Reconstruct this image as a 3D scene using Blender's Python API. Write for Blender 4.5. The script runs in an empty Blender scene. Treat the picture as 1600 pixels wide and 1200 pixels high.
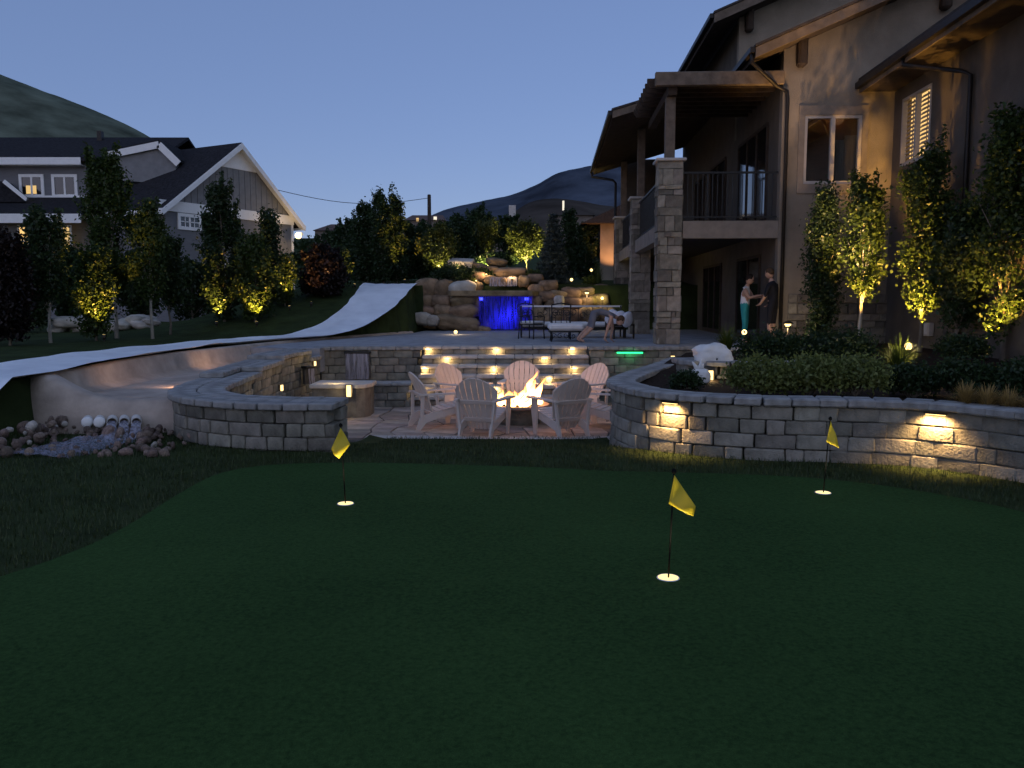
import bpy, bmesh, math, random
import numpy as np
from mathutils import Vector, Matrix, noise

random.seed(7)
rng = np.random.default_rng(7)
sc = bpy.context.scene
C = sc.collection
PI = math.pi

# ------------------------------------------------------------------ camera, sky, sun, exposure
CAMZ, FPX, PITCH = 1.80, 1300.0, math.atan(0.1)
cd = bpy.data.cameras.new('camera')
cam = bpy.data.objects.new('camera', cd)
C.objects.link(cam)
cam.location = (0, 0, CAMZ)
cam.rotation_euler = (PI / 2 - PITCH, 0, 0)
cd.sensor_width = 36.0
cd.lens = FPX / 1600 * 36
cd.clip_end = 6000
sc.camera = cam

world = bpy.data.worlds.new('World')
sc.world = world
world.use_nodes = True
wn = world.node_tree
sky = wn.nodes.new('ShaderNodeTexSky')
sky.sky_type = 'NISHITA'
sky.sun_disc = False
SUN_EL, SUN_ROT = math.radians(24), math.radians(212)
sky.sun_elevation = SUN_EL
sky.sun_rotation = SUN_ROT
sky.air_density = 1.0
sky.dust_density = 0.5
sky.ozone_density = 3.3
tint = wn.nodes.new('ShaderNodeMix')
tint.data_type = 'RGBA'
tint.blend_type = 'MULTIPLY'
tint.inputs[0].default_value = 1.0
tint.inputs[7].default_value = (1.0, 0.875, 1.04, 1)      # evening colour of the whole sky
wn.links.new(sky.outputs[0], tint.inputs[6])
bgn = wn.nodes['Background']
flat = wn.nodes.new('ShaderNodeMix')                        # evenly scattered dusk light over the whole dome
flat.data_type = 'RGBA'
flat.inputs[0].default_value = 0.5
flat.inputs[7].default_value = (2.12, 3.28, 6.15, 1)
wn.links.new(tint.outputs[2], flat.inputs[6])
wn.links.new(flat.outputs[2], bgn.inputs[0])
bgn.inputs[1].default_value = 0.093

sl = bpy.data.lights.new('sun', 'SUN')
so = bpy.data.objects.new('sun', sl)
C.objects.link(so)
sl.energy = 0.27                                           # afterglow only
sl.angle = math.radians(100)
sl.color = (1.0, 0.93, 0.66)
so.rotation_euler = (PI / 2 - SUN_EL, 0, SUN_ROT - PI)

vs = sc.view_settings
vs.view_transform = 'Standard'
vs.look = 'None'
vs.gamma = 1.0
vs.use_curve_mapping = False
vs.exposure = 0.0
try:
    sc.cycles.use_denoising = True
    sc.cycles.adaptive_threshold = 0.03
    sc.cycles.max_bounces = 5
    sc.cycles.diffuse_bounces = 3
    sc.cycles.transparent_max_bounces = 8
    sc.cycles.sample_clamp_indirect = 4.0
    sc.cycles.caustics_reflective = False
    sc.cycles.caustics_refractive = False
except Exception:
    pass

# ------------------------------------------------------------------ survey helpers (photo pixel -> place in metres)
CP, SP = math.cos(PITCH), math.sin(PITCH)


def ray(px, py):
    u, v = (px - 800) / FPX, (600 - py) / FPX
    return Vector((u, CP + v * SP, v * CP - SP))


def at(px, py, Y):
    d = ray(px, py)
    s = Y / d.y
    return Vector((d.x * s, Y, CAMZ + d.z * s))


def on_z(px, py, z):
    d = ray(px, py)
    s = (z - CAMZ) / d.z
    return Vector((d.x * s, d.y * s, z))


def S(a, b, t):
    t = (t - a) / (b - a)
    t = 0.0 if t < 0 else 1.0 if t > 1 else t
    return t * t * (3 - 2 * t)


# ------------------------------------------------------------------ materials
def _nodes(name):
    m = bpy.data.materials.new(name)
    m.use_nodes = True
    nt = m.node_tree
    return m, nt, nt.nodes['Principled BSDF']


def mat(name, col, rough=0.85, var=0.25, scale=6.0, bump=0.0, bscale=30.0, spec=0.25, metal=0.0, rand=0.0, col2=None, coord='Object', stretch=None):
    m, nt, b = _nodes(name)
    N = nt.nodes.new
    L = nt.links.new
    tc = N('ShaderNodeTexCoord')
    src = tc.outputs[coord]
    if stretch:
        mp = N('ShaderNodeMapping')
        mp.inputs['Scale'].default_value = stretch
        L(src, mp.inputs[0])
        src = mp.outputs[0]
    nz = N('ShaderNodeTexNoise')
    nz.inputs['Scale'].default_value = scale
    nz.inputs['Detail'].default_value = 6
    nz.inputs['Roughness'].default_value = 0.6
    L(src, nz.inputs['Vector'])
    cr = N('ShaderNodeValToRGB')
    lo = col2 if col2 else tuple(c * (1 - var) for c in col)
    hi = col if col2 else tuple(min(1, c * (1 + var)) for c in col)
    cr.color_ramp.elements[0].position = 0.3
    cr.color_ramp.elements[1].position = 0.7
    cr.color_ramp.elements[0].color = (*lo, 1)
    cr.color_ramp.elements[1].color = (*hi, 1)
    L(nz.outputs['Fac'], cr.inputs[0])
    out = cr.outputs[0]
    if rand > 0:
        oi = N('ShaderNodeObjectInfo')
        mr = N('ShaderNodeMapRange')
        mr.inputs['To Min'].default_value = 1 - rand
        mr.inputs['To Max'].default_value = 1 + rand
        L(oi.outputs['Random'], mr.inputs['Value'])
        hs = N('ShaderNodeHueSaturation')
        L(mr.outputs[0], hs.inputs['Value'])
        m2 = N('ShaderNodeMapRange')
        m2.inputs['To Min'].default_value = 0.485
        m2.inputs['To Max'].default_value = 0.515
        ml = N('ShaderNodeMath')
        ml.operation = 'FRACT'
        m7 = N('ShaderNodeMath')
        m7.operation = 'MULTIPLY'
        m7.inputs[1].default_value = 17.3
        L(oi.outputs['Random'], m7.inputs[0])
        L(m7.outputs[0], ml.inputs[0])
        L(ml.outputs[0], m2.inputs['Value'])
        L(m2.outputs[0], hs.inputs['Hue'])
        L(out, hs.inputs['Color'])
        out = hs.outputs[0]
    L(out, b.inputs['Base Color'])
    b.inputs['Roughness'].default_value = rough
    b.inputs['Metallic'].default_value = metal
    b.inputs['Specular IOR Level'].default_value = spec
    if bump > 0:
        n2 = N('ShaderNodeTexNoise')
        n2.inputs['Scale'].default_value = bscale
        n2.inputs['Detail'].default_value = 5
        L(src, n2.inputs['Vector'])
        bp = N('ShaderNodeBump')
        bp.inputs['Strength'].default_value = bump
        bp.inputs['Distance'].default_value = 0.02
        L(n2.outputs['Fac'], bp.inputs['Height'])
        L(bp.outputs[0], b.inputs['Normal'])
    return m


def emit(name, col, strength):
    m = bpy.data.materials.new(name)
    m.use_nodes = True
    nt = m.node_tree
    nt.nodes.remove(nt.nodes['Principled BSDF'])
    e = nt.nodes.new('ShaderNodeEmission')
    e.inputs[0].default_value = (*col, 1)
    e.inputs[1].default_value = strength
    nt.links.new(e.outputs[0], nt.nodes['Material Output'].inputs[0])
    return m


def leaf(name, col, var=0.45, trans=0.35):
    m = bpy.data.materials.new(name)
    m.use_nodes = True
    nt = m.node_tree
    N, L = nt.nodes.new, nt.links.new
    nt.nodes.remove(nt.nodes['Principled BSDF'])
    g = N('ShaderNodeNewGeometry')
    tc = N('ShaderNodeTexCoord')
    nz = N('ShaderNodeTexNoise')
    nz.inputs['Scale'].default_value = 2.2
    L(tc.outputs['Object'], nz.inputs['Vector'])
    ad = N('ShaderNodeMath')
    ad.operation = 'MULTIPLY_ADD'
    ad.inputs[1].default_value = 0.5
    L(g.outputs['Random Per Island'], ad.inputs[0])
    hf = N('ShaderNodeMath')
    hf.operation = 'MULTIPLY'
    hf.inputs[1].default_value = 0.5
    L(nz.outputs['Fac'], hf.inputs[0])
    L(hf.outputs[0], ad.inputs[2])
    cr = N('ShaderNodeValToRGB')
    cr.color_ramp.elements[0].position = 0.2
    cr.color_ramp.elements[1].position = 0.8
    cr.color_ramp.elements[0].color = (*[c * (1 - var) for c in col], 1)
    cr.color_ramp.elements[1].color = (col[0] * (1 + var) * 1.1, col[1] * (1 + var), col[2] * (1 + var * .5), 1)
    L(ad.outputs[0], cr.inputs[0])
    d, t, mx = N('ShaderNodeBsdfDiffuse'), N('ShaderNodeBsdfTranslucent'), N('ShaderNodeMixShader')
    L(cr.outputs[0], d.inputs[0])
    L(cr.outputs[0], t.inputs[0])
    mx.inputs[0].default_value = trans
    L(d.outputs[0], mx.inputs[1])
    L(t.outputs[0], mx.inputs[2])
    gl = N('ShaderNodeBsdfGlossy')
    gl.inputs['Roughness'].default_value = 0.45
    gl.inputs[0].default_value = (.6, .6, .6, 1)
    m3 = N('ShaderNodeMixShader')
    m3.inputs[0].default_value = 0.035
    L(mx.outputs[0], m3.inputs[1])
    L(gl.outputs[0], m3.inputs[2])
    L(m3.outputs[0], nt.nodes['Material Output'].inputs[0])
    return m


def glass(name, tintc=(.9, .95, .95), refl=0.25, op=0.0):
    m = bpy.data.materials.new(name)
    m.use_nodes = True
    nt = m.node_tree
    N, L = nt.nodes.new, nt.links.new
    nt.nodes.remove(nt.nodes['Principled BSDF'])
    t, g, mx = N('ShaderNodeBsdfTransparent'), N('ShaderNodeBsdfGlossy'), N('ShaderNodeMixShader')
    t.inputs[0].default_value = (*tintc, 1)
    g.inputs['Roughness'].default_value = 0.02
    fr = N('ShaderNodeFresnel')
    fr.inputs[0].default_value = 1.6
    ad = N('ShaderNodeMath')
    ad.inputs[1].default_value = refl
    L(fr.outputs[0], ad.inputs[0])
    L(ad.outputs[0], mx.inputs[0])
    L(t.outputs[0], mx.inputs[1])
    L(g.outputs[0], mx.inputs[2])
    L(mx.outputs[0], nt.nodes['Material Output'].inputs[0])
    return m


def water(name, col, alpha, rough=0.15, thin=False):
    """thin falling or foaming water: partly see-through, partly pale and glossy"""
    m, nt, b = _nodes(name)
    N, L = nt.nodes.new, nt.links.new
    b.inputs['Base Color'].default_value = (*col, 1)
    b.inputs['Roughness'].default_value = rough
    b.inputs['Specular IOR Level'].default_value = 0.6
    tc, mp, nz = N('ShaderNodeTexCoord'), N('ShaderNodeMapping'), N('ShaderNodeTexNoise')
    mp.inputs['Scale'].default_value = (14, 14, 1.2)
    L(tc.outputs['Object'], mp.inputs[0])
    L(mp.outputs[0], nz.inputs['Vector'])
    nz.inputs['Scale'].default_value = 1.6
    nz.inputs['Detail'].default_value = 4
    mr = N('ShaderNodeMapRange')
    mr.inputs['From Min'].default_value = 0.35
    mr.inputs['From Max'].default_value = 0.65
    mr.inputs['To Min'].default_value = alpha * 0.45
    mr.inputs['To Max'].default_value = min(1, alpha * 1.5)
    L(nz.outputs['Fac'], mr.inputs['Value'])
    L(mr.outputs[0], b.inputs['Alpha'])
    bp = N('ShaderNodeBump')
    bp.inputs['Strength'].default_value = 0.6
    L(nz.outputs['Fac'], bp.inputs['Height'])
    L(bp.outputs[0], b.inputs['Normal'])
    if thin:                                   # light from behind glows through a thin sheet
        tl, tr, m1, m2 = N('ShaderNodeBsdfTranslucent'), N('ShaderNodeBsdfTransparent'), N('ShaderNodeMixShader'), N('ShaderNodeMixShader')
        tl.inputs[0].default_value = (*col, 1)
        b.inputs['Base Color'].default_value = (.02, .02, .05, 1)
        for k in list(b.inputs['Alpha'].links):
            nt.links.remove(k)
        m1.inputs[0].default_value = .7
        L(b.outputs[0], m1.inputs[1])
        L(tl.outputs[0], m1.inputs[2])
        L(mr.outputs[0], m2.inputs[0])
        L(tr.outputs[0], m2.inputs[1])
        L(m1.outputs[0], m2.inputs[2])
        L(m2.outputs[0], nt.nodes['Material Output'].inputs[0])
    return m


def turf(name, col, coarse, fine, bump):
    m, nt, b = _nodes(name)
    N, L = nt.nodes.new, nt.links.new
    tc = N('ShaderNodeTexCoord')
    vals = []
    for sc_, det in ((coarse, 4), (fine, 3), (fine * 4.5, 2)):
        nz = N('ShaderNodeTexNoise')
        nz.inputs['Scale'].default_value = sc_
        nz.inputs['Detail'].default_value = det
        L(tc.outputs['Object'], nz.inputs['Vector'])
        vals.append(nz.outputs['Fac'])
    mx = N('ShaderNodeMath')
    mx.operation = 'MULTIPLY'
    L(vals[1], mx.inputs[0])
    L(vals[2], mx.inputs[1])
    m2 = N('ShaderNodeMath')
    m2.operation = 'MULTIPLY_ADD'
    m2.inputs[1].default_value = .35
    L(vals[0], m2.inputs[0])
    L(mx.outputs[0], m2.inputs[2])
    cr = N('ShaderNodeValToRGB')
    cr.color_ramp.elements[0].position = .22
    cr.color_ramp.elements[1].position = .66
    cr.color_ramp.elements[0].color = (col[0] * .42, col[1] * .45, col[2] * .45, 1)
    cr.color_ramp.elements[1].color = (col[0] * 1.65, col[1] * 1.55, col[2] * 1.5, 1)
    L(m2.outputs[0], cr.inputs[0])
    L(cr.outputs[0], b.inputs['Base Color'])
    b.inputs['Roughness'].default_value = .95
    b.inputs['Specular IOR Level'].default_value = .04
    bp = N('ShaderNodeBump')
    bp.inputs['Strength'].default_value = bump
    bp.inputs['Distance'].default_value = .012
    L(mx.outputs[0], bp.inputs['Height'])
    L(bp.outputs[0], b.inputs['Normal'])
    return m


MT = {
    'green': turf('putting_turf', (.034, .074, .021), .45, 38, .9),
    'lawn': mat('lawn_grass', (.036, .050, .018), .95, .35, 1.8, .9, 60, .05),
    'blade': leaf('grass_blades', (.045, .068, .024), .5, .25),
    'soil': mat('bark_mulch', (.035, .024, .018), .95, .5, 18, .9, 40, .05),
    'block': mat('wall_block', (.215, .20, .165), .92, .45, 4, .8, 38, .15, rand=.34),
    'cap': mat('cap_stone', (.29, .28, .265), .9, .35, 5, .5, 60, .15, rand=.10),
    'mortar': mat('wall_core', (.10, .09, .08), .95, .3, 8),
    'pave': mat('patio_paving', (.30, .30, .31), .85, .25, 3, .4, 30, .2),
    'flag': mat('flagstone', (.34, .27, .22), .85, .35, 2.2, .5, 14, .2, rand=.30),
    'concrete': mat('basin_concrete', (.43, .35, .285), .9, .3, 1.8, .5, 12, .15),
    'curb': mat('curb_stone', (.50, .46, .42), .9, .2, 5, .4, 30, .15, rand=.12),
    'boulder': mat('sandstone_boulder', (.25, .175, .112), .92, .5, 2.6, .9, 9, .12, rand=.25),
    'boulder_pale': mat('pale_boulder', (.46, .42, .36), .92, .3, 2.2, .8, 9, .12, rand=.1),
    'cobble': mat('cobble_rock', (.21, .155, .125), .9, .4, 5, .7, 20, .15, rand=.4),
    'sheet': mat('slide_plastic', (.86, .88, .91), .42, .12, 1.3, .8, 3.5, .4),
    'resin': mat('chair_resin', (.68, .575, .50), .5, .06, 4, .12, 60, .4),
    'iron': mat('wrought_iron', (.018, .017, .016), .45, .3, 9, .2, 40, .45, metal=.3),
    'cushion': mat('cream_cushion', (.72, .70, .68), .95, .08, 5, .3, 90, .1),
    'pillow': mat('pillow_cloth', (.70, .72, .78), .95, .08, 5, .3, 70, .1),
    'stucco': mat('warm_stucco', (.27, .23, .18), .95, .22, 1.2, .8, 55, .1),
    'stucco_shade': mat('shaded_dark_stucco', (.125, .105, .085), .95, .14, 2.5, .5, 70, .1),  # darker wing stucco; also carries the balcony wall's shade in its colour
    'stucco2': mat('fascia_stucco', (.25, .21, .17), .95, .2, 3, .4, 60, .1),
    'timber': mat('dark_timber', (.055, .040, .030), .8, .35, 5, .4, 30, .2, stretch=(1, 1, 1)),
    'timber2': mat('stained_beam', (.16, .125, .095), .85, .3, 5, .4, 30, .2),
    'roof': mat('brown_roof_tile', (.06, .05, .045), .9, .3, 9, .7, 25, .15),
    'soffit': mat('soffit_boards', (.07, .055, .045), .9, .25, 6, .3, 20, .1),
    'gutter': mat('bronze_gutter', (.022, .018, .015), .5, .2, 6, spec=.4, metal=.3),
    'stone': mat('ashlar_veneer', (.225, .20, .16), .93, .35, 6, .8, 25, .12, rand=.42),
    'wframe': mat('window_frame_putty', (.48, .44, .40), .6, .06, 8),
    'darkglass': mat('dark_glass', (.012, .012, .014), .05, .05, 3, spec=1.0),
    'glass': glass('window_glass'),
    'blind': mat('wood_blind', (.14, .06, .03), .8, .35, 4, stretch=(1, 1, 9)),
    'curtain': mat('grey_curtain', (.34, .33, .31), .95, .25, 3, stretch=(12, 12, .3)),
    'shutter': mat('shutter_slat', (.40, .33, .25), .7, .05, 6),
    'siding': mat('slate_siding', (.19, .19, .20), .85, .12, 3, .3, 14, .2, stretch=(.6, .6, 9)),
    'batten': mat('slate_board', (.23, .23, .235), .85, .12, 3, .2, 14, .2),
    'trim': mat('white_trim', (.90, .89, .87), .65, .05, 5),
    'shingle': mat('charcoal_shingle', (.028, .027, .030), .95, .45, 7, .8, 22, .08),
    'bark': mat('tree_bark', (.17, .145, .115), .95, .4, 7, .8, 20, .1, stretch=(1, 1, .3)),
    'birch': mat('pale_bark', (.36, .33, .28), .95, .35, 7, .5, 20, .1, stretch=(2, 2, .5)),
    'leafA': leaf('leaf_green', (.042, .075, .018)),
    'leafB': leaf('leaf_deep', (.028, .055, .020)),
    'leafC': leaf('leaf_olive', (.060, .080, .018)),
    'leafR': leaf('leaf_maroon', (.014, .009, .008)),
    'leafS': leaf('leaf_spruce', (.060, .085, .085), .35, .15),
    'leafY': leaf('leaf_lime', (.085, .12, .022)),
    'leafH': leaf('leaf_hydrangea', (.14, .18, .055), .4),
    'leafG': leaf('leaf_lit_tan_grass', (.36, .26, .10), .35),  # tan grass, lightened so the colour itself holds the lamp glow
    'lamp': mat('bronze_lamp', (.05, .04, .03), .45, .2, 8, spec=.4, metal=.6),
    'flagy': leaf('yellow_flag', (.80, .68, .05), .06, .45),
    'pole': mat('black_pole', (.008, .008, .008), .8, .1, 6, spec=.05),
    'pvc': mat('pvc_pipe', (.55, .53, .50), .5, .12, 8),
    'pvcw': mat('white_pipe_cap', (.85, .84, .82), .45, .04, 6),
    'spray': water('foam_water', (.36, .34, .40), .55, .35),
    'fall': water('falling_water', (.35, .36, .75), .55, .1, thin=True),
    'foam': water('spread_water', (.30, .28, .35), .42, .2),
    'pool': water('dark_pool', (.05, .05, .09), .8, .08),
    'skin': mat('skin', (.46, .28, .20), .6, .08, 6),
    'white_cloth': mat('white_shirt', (.75, .75, .78), .95, .06, 6, .3, 40, .1),
    'teal_cloth': mat('teal_trousers', (.04, .30, .31), .95, .12, 6, .3, 40, .1),
    'grey_cloth': mat('grey_shirt', (.16, .16, .18), .95, .12, 6, .3, 40, .1),
    'black_cloth': mat('black_shirt', (.02, .02, .024), .95, .12, 6, .3, 40, .1),
    'hair': mat('dark_hair', (.018, .012, .009), .7, .3, 30),
    'hair2': mat('brown_hair', (.07, .04, .02), .7, .3, 30),
    'bag': mat('white_bag', (.74, .72, .68), .6, .06, 6, .5, 7, .3),
    'lava': mat('lava_rock', (.03, .025, .022), .95, .5, 20, .9, 40, .1),
    'copper': mat('fire_table_stone', (.30, .20, .15), .7, .25, 6, .3, 20, .3),
    'hillL': mat('grassy_hill', (.115, .130, .095), 1.0, .55, .045, .0, 1, 0.0),
    'hillR': mat('hazy_forest_mountain', (.066, .078, .100), 1.0, .5, .012, .0, 1, 0.0),  # dark forest, with distance haze put into the bluish colour
    'hillB': mat('dry_hill', (.075, .062, .052), 1.0, .4, .02, .0, 1, 0.0),
    'redroof': mat('clay_roof', (.12, .075, .06), .9, .3, 2),
    'farwall': mat('far_stucco', (.20, .17, .15), .95, .2, 1),
}
WARM = (1.0, .70, .30)
AMBER = (1.0, .52, .10)
EM = {
    'lens': emit('warm_lens', (1.0, .70, .25), 3.6),
    'lens_soft': emit('warm_lens_soft', (1.0, .70, .28), 2.6),
    'cup': emit('cup_light', (1.0, .76, .32), 1.7),
    'flood': emit('floodlight_lens', (1.0, .66, .24), 5),
    'winlit': emit('lit_room', (1.0, .62, .22), 1.15),
    'winlit_low': emit('lit_room_dim', (1.0, .66, .26), 0.8),
    'winwhite': emit('lit_room_white', (1.0, .88, .70), 1.1),
    'led_green': emit('green_led', (.03, 1.0, .28), 2.6),
    'led_blue': emit('blue_led', (.04, .05, 1.0), 6.0),
}

# ------------------------------------------------------------------ mesh helpers
class MB:
    def __init__(s):
        s.v, s.f, s.sm = [], [], []

    def add(s, vs, fs, smooth=False):
        o = len(s.v)
        s.v += [tuple(p) for p in vs]
        s.f += [tuple(i + o for i in f) for f in fs]
        s.sm += [smooth] * len(fs)
        return s

    def box(s, x0, x1, y0, y1, z0, z1):
        vs = [(x0, y0, z0), (x1, y0, z0), (x1, y1, z0), (x0, y1, z0), (x0, y0, z1), (x1, y0, z1), (x1, y1, z1), (x0, y1, z1)]
        return s.add(vs, [(3, 2, 1, 0), (4, 5, 6, 7), (0, 1, 5, 4), (1, 2, 6, 5), (2, 3, 7, 6), (3, 0, 4, 7)])

    def bar(s, a, b, w, h, up=(0, 0, 1)):
        a, b = Vector(a), Vector(b)
        d = (b - a).normalized()
        up = Vector(up)
        if abs(d.dot(up)) > .99:
            up = Vector((0, 1, 0))
        r = d.cross(up).normalized()
        u = r.cross(d)
        vs = []
        for p in (a, b):
            for sx, sy in ((-1, -1), (1, -1), (1, 1), (-1, 1)):
                vs.append(p + r * (sx * w / 2) + u * (sy * h / 2))
        return s.add(vs, [(0, 1, 2, 3), (7, 6, 5, 4), (0, 4, 5, 1), (1, 5, 6, 2), (2, 6, 7, 3), (3, 7, 4, 0)])

    def tube(s, pts, rad, n=6, cap=True):
        pts = [Vector(p) for p in pts]
        rs = rad if isinstance(rad, (list, tuple)) else [rad] * len(pts)
        vs, fs = [], []
        prev = None
        for i, p in enumerate(pts):
            d = (pts[min(i + 1, len(pts) - 1)] - pts[max(i - 1, 0)])
            d = d.normalized() if d.length > 1e-9 else Vector((0, 0, 1))
            ref = prev if prev is not None else (Vector((1, 0, 0)) if abs(d.x) < .9 else Vector((0, 1, 0)))
            r = (ref - d * ref.dot(d))
            r = r.normalized() if r.length > 1e-6 else d.orthogonal().normalized()
            prev = r
            u = d.cross(r)
            for k in range(n):
                a = 2 * PI * k / n
                vs.append(p + (r * math.cos(a) + u * math.sin(a)) * rs[i])
        for i in range(len(pts) - 1):
            for k in range(n):
                k2 = (k + 1) % n
                fs.append((i * n + k, i * n + k2, (i + 1) * n + k2, (i + 1) * n + k))
        if cap:
            fs.append(tuple(range(n - 1, -1, -1)))
            fs.append(tuple(range((len(pts) - 1) * n, len(pts) * n)))
        return s.add(vs, fs, True)

    def lathe(s, prof, n=16, center=(0, 0, 0)):
        cx, cy, cz = center
        vs, fs = [], []
        for r, z in prof:
            for k in range(n):
                a = 2 * PI * k / n
                vs.append((cx + r * math.cos(a), cy + r * math.sin(a), cz + z))
        for i in range(len(prof) - 1):
            for k in range(n):
                k2 = (k + 1) % n
                fs.append((i * n + k, i * n + k2, (i + 1) * n + k2, (i + 1) * n + k))
        fs.append(tuple(range(n - 1, -1, -1)))
        fs.append(tuple(range((len(prof) - 1) * n, len(prof) * n)))
        return s.add(vs, fs, True)

    def prism(s, poly, axis, a, b):
        """poly of 2D points extruded along axis ('x','y','z') from a to b"""
        n = len(poly)
        def P(p, t):
            return {'x': (t, p[0], p[1]), 'y': (p[0], t, p[1]), 'z': (p[0], p[1], t)}[axis]
        vs = [P(p, a) for p in poly] + [P(p, b) for p in poly]
        fs = [tuple(range(n - 1, -1, -1)), tuple(range(n, 2 * n))] + [(i, (i + 1) % n, n + (i + 1) % n, n + i) for i in range(n)]
        return s.add(vs, fs)

    def ball(s, c, r, n=10, m=7, sc=(1, 1, 1)):
        vs, fs = [], []
        for i in range(m + 1):
            th = PI * i / m
            for k in range(n):
                a = 2 * PI * k / n
                vs.append((c[0] + r * sc[0] * math.sin(th) * math.cos(a), c[1] + r * sc[1] * math.sin(th) * math.sin(a), c[2] + r * sc[2] * math.cos(th)))
        for i in range(m):
            for k in range(n):
                k2 = (k + 1) % n
                fs.append((i * n + k, (i + 1) * n + k, (i + 1) * n + k2, i * n + k2))
        return s.add(vs, fs, True)

    def mesh(s, name='mesh'):
        me = bpy.data.meshes.new(name)
        me.from_pydata(s.v, [], s.f)
        me.polygons.foreach_set('use_smooth', s.sm)
        bm = bmesh.new()
        bm.from_mesh(me)
        bmesh.ops.recalc_face_normals(bm, faces=bm.faces)
        bm.to_mesh(me)
        bm.free()
        me.update()
        return me

    def build(s, name, m=None, parent=None, loc=None, bevel=0.0):
        me = s.mesh(name)
        if bevel > 0:
            bevel_mesh(me, bevel)
        return link(name, me, m, parent, loc)


def bevel_mesh(me, w, seg=1):
    bm = bmesh.new()
    bm.from_mesh(me)
    bmesh.ops.bevel(bm, geom=list(bm.edges), offset=w, segments=seg, affect='EDGES', clamp_overlap=True)
    bm.to_mesh(me)
    bm.free()


def link(name, me, m=None, parent=None, loc=None, rot=None, scale=None):
    o = bpy.data.objects.new(name, me)
    C.objects.link(o)
    if m is not None and me is not None and not me.materials:
        me.materials.append(m)
    if parent is not None:
        o.parent = parent
    if loc is not None:
        o.location = loc
    if rot is not None:
        o.rotation_euler = rot
    if scale is not None:
        o.scale = scale
    return o


def tag(o, label, cat, group=None, kind=None):
    if label:
        o['label'] = label
    if cat:
        o['category'] = cat
    if group:
        o['group'] = group
    if kind:
        o['kind'] = kind
    return o


def thing(name, label, cat, loc=(0, 0, 0), rotz=0.0, group=None):
    o = link(name, None, loc=loc, rot=(0, 0, rotz))
    o.empty_display_size = 0.1
    return tag(o, label, cat, group)


def struct(o):
    o['kind'] = 'structure'
    return o


def lamp(name, kind, loc, power, col, parent=None, size=0.03, rot=None, spot=None, blend=.6, soft=None):
    l = bpy.data.lights.new(name, kind)
    l.energy = power
    l.color = col
    if kind in ('POINT', 'SPOT'):
        l.shadow_soft_size = size
    if kind == 'SPOT':
        l.spot_size = spot or 1.2
        l.spot_blend = blend
    o = bpy.data.objects.new(name, l)
    C.objects.link(o)
    o.location = loc
    if rot is not None:
        o.rotation_euler = rot
    if parent is not None:
        o.parent = parent
    return o


def aim(frm, to):
    return (Vector(to) - Vector(frm)).to_track_quat('-Z', 'Y').to_euler()


def catmull(pts, n=10):
    P = [Vector(p) for p in pts]
    P = [P[0] * 2 - P[1]] + P + [P[-1] * 2 - P[-2]]
    out = []
    for i in range(1, len(P) - 2):
        for k in range(n):
            t = k / n
            a, b, c, d = P[i - 1], P[i], P[i + 1], P[i + 2]
            out.append(.5 * ((2 * b) + (c - a) * t + (2 * a - 5 * b + 4 * c - d) * t * t + (3 * b - a - 3 * c + d) * t ** 3))
    out.append(P[-2])
    return out


class Path:
    def __init__(s, pts):
        s.p = [Vector(q) for q in pts]
        s.cum = [0.0]
        for a, b in zip(s.p, s.p[1:]):
            s.cum.append(s.cum[-1] + (b - a).length)
        s.L = s.cum[-1]

    def at(s, t):
        t = max(0, min(s.L, t))
        for i in range(len(s.p) - 1):
            if t <= s.cum[i + 1] or i == len(s.p) - 2:
                d = s.cum[i + 1] - s.cum[i]
                return s.p[i].lerp(s.p[i + 1], (t - s.cum[i]) / d if d else 0)

    def tan(s, t, e=.08):
        d = s.at(t + e) - s.at(t - e)
        return d.normalized()


# shared stone meshes: bevelled, slightly uneven boxes centred on the origin
_bc = {}


def block_mesh(L, D, H, var=0, m=None, bev=.014, jit=.006):
    key = (round(L, 3), round(D, 3), round(H, 3), var, m.name)
    if key in _bc:
        return _bc[key]
    r = random.Random(hash(key[:4]) & 0xffff)
    me = MB().box(-L / 2, L / 2, -D / 2, D / 2, -H / 2, H / 2).mesh('block')
    bevel_mesh(me, bev)
    for v in me.vertices:
        v.co += Vector((r.uniform(-1, 1), r.uniform(-1, 1), r.uniform(-1, 1))) * jit
    me.materials.append(m)
    _bc[key] = me
    return me


def lay_blocks(root, path, z0, courses, ch, depth, m, name='block', lens=(.20, .28, .36, .44), seed=1, zoff=None, gap=.005, bev=.013):
    """courses of separate blocks along a plan path; children of root (root's own location is subtracted)"""
    r = random.Random(seed)
    o = Vector(root.location)
    for c in range(courses):
        t = -r.uniform(0, .15)
        while t < path.L - .04:
            L = r.choice(lens)
            a, b = max(t, 0), min(t + L, path.L)
            if b - a < .09:
                t += L
                continue
            Lr = b - a if (a != t or b != t + L) else L
            Lr = max(.06, round(Lr, 2))
            mid = (a + b) / 2
            p, d = path.at(mid), path.tan(mid)
            zz = (zoff(mid) if zoff else 0)
            me = block_mesh(Lr - gap, depth, ch - gap, r.randrange(3), m, bev)
            link(name, me, None, root, Vector((p.x, p.y, z0 + zz + (c + .5) * ch)) - o + Vector((0, 0, r.uniform(-.002, .002))) + Vector((-d.y, d.x, 0)) * r.uniform(-.010, .010),
                 (0, 0, math.atan2(d.y, d.x) + r.uniform(-.012, .012)))
            t += L


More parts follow.
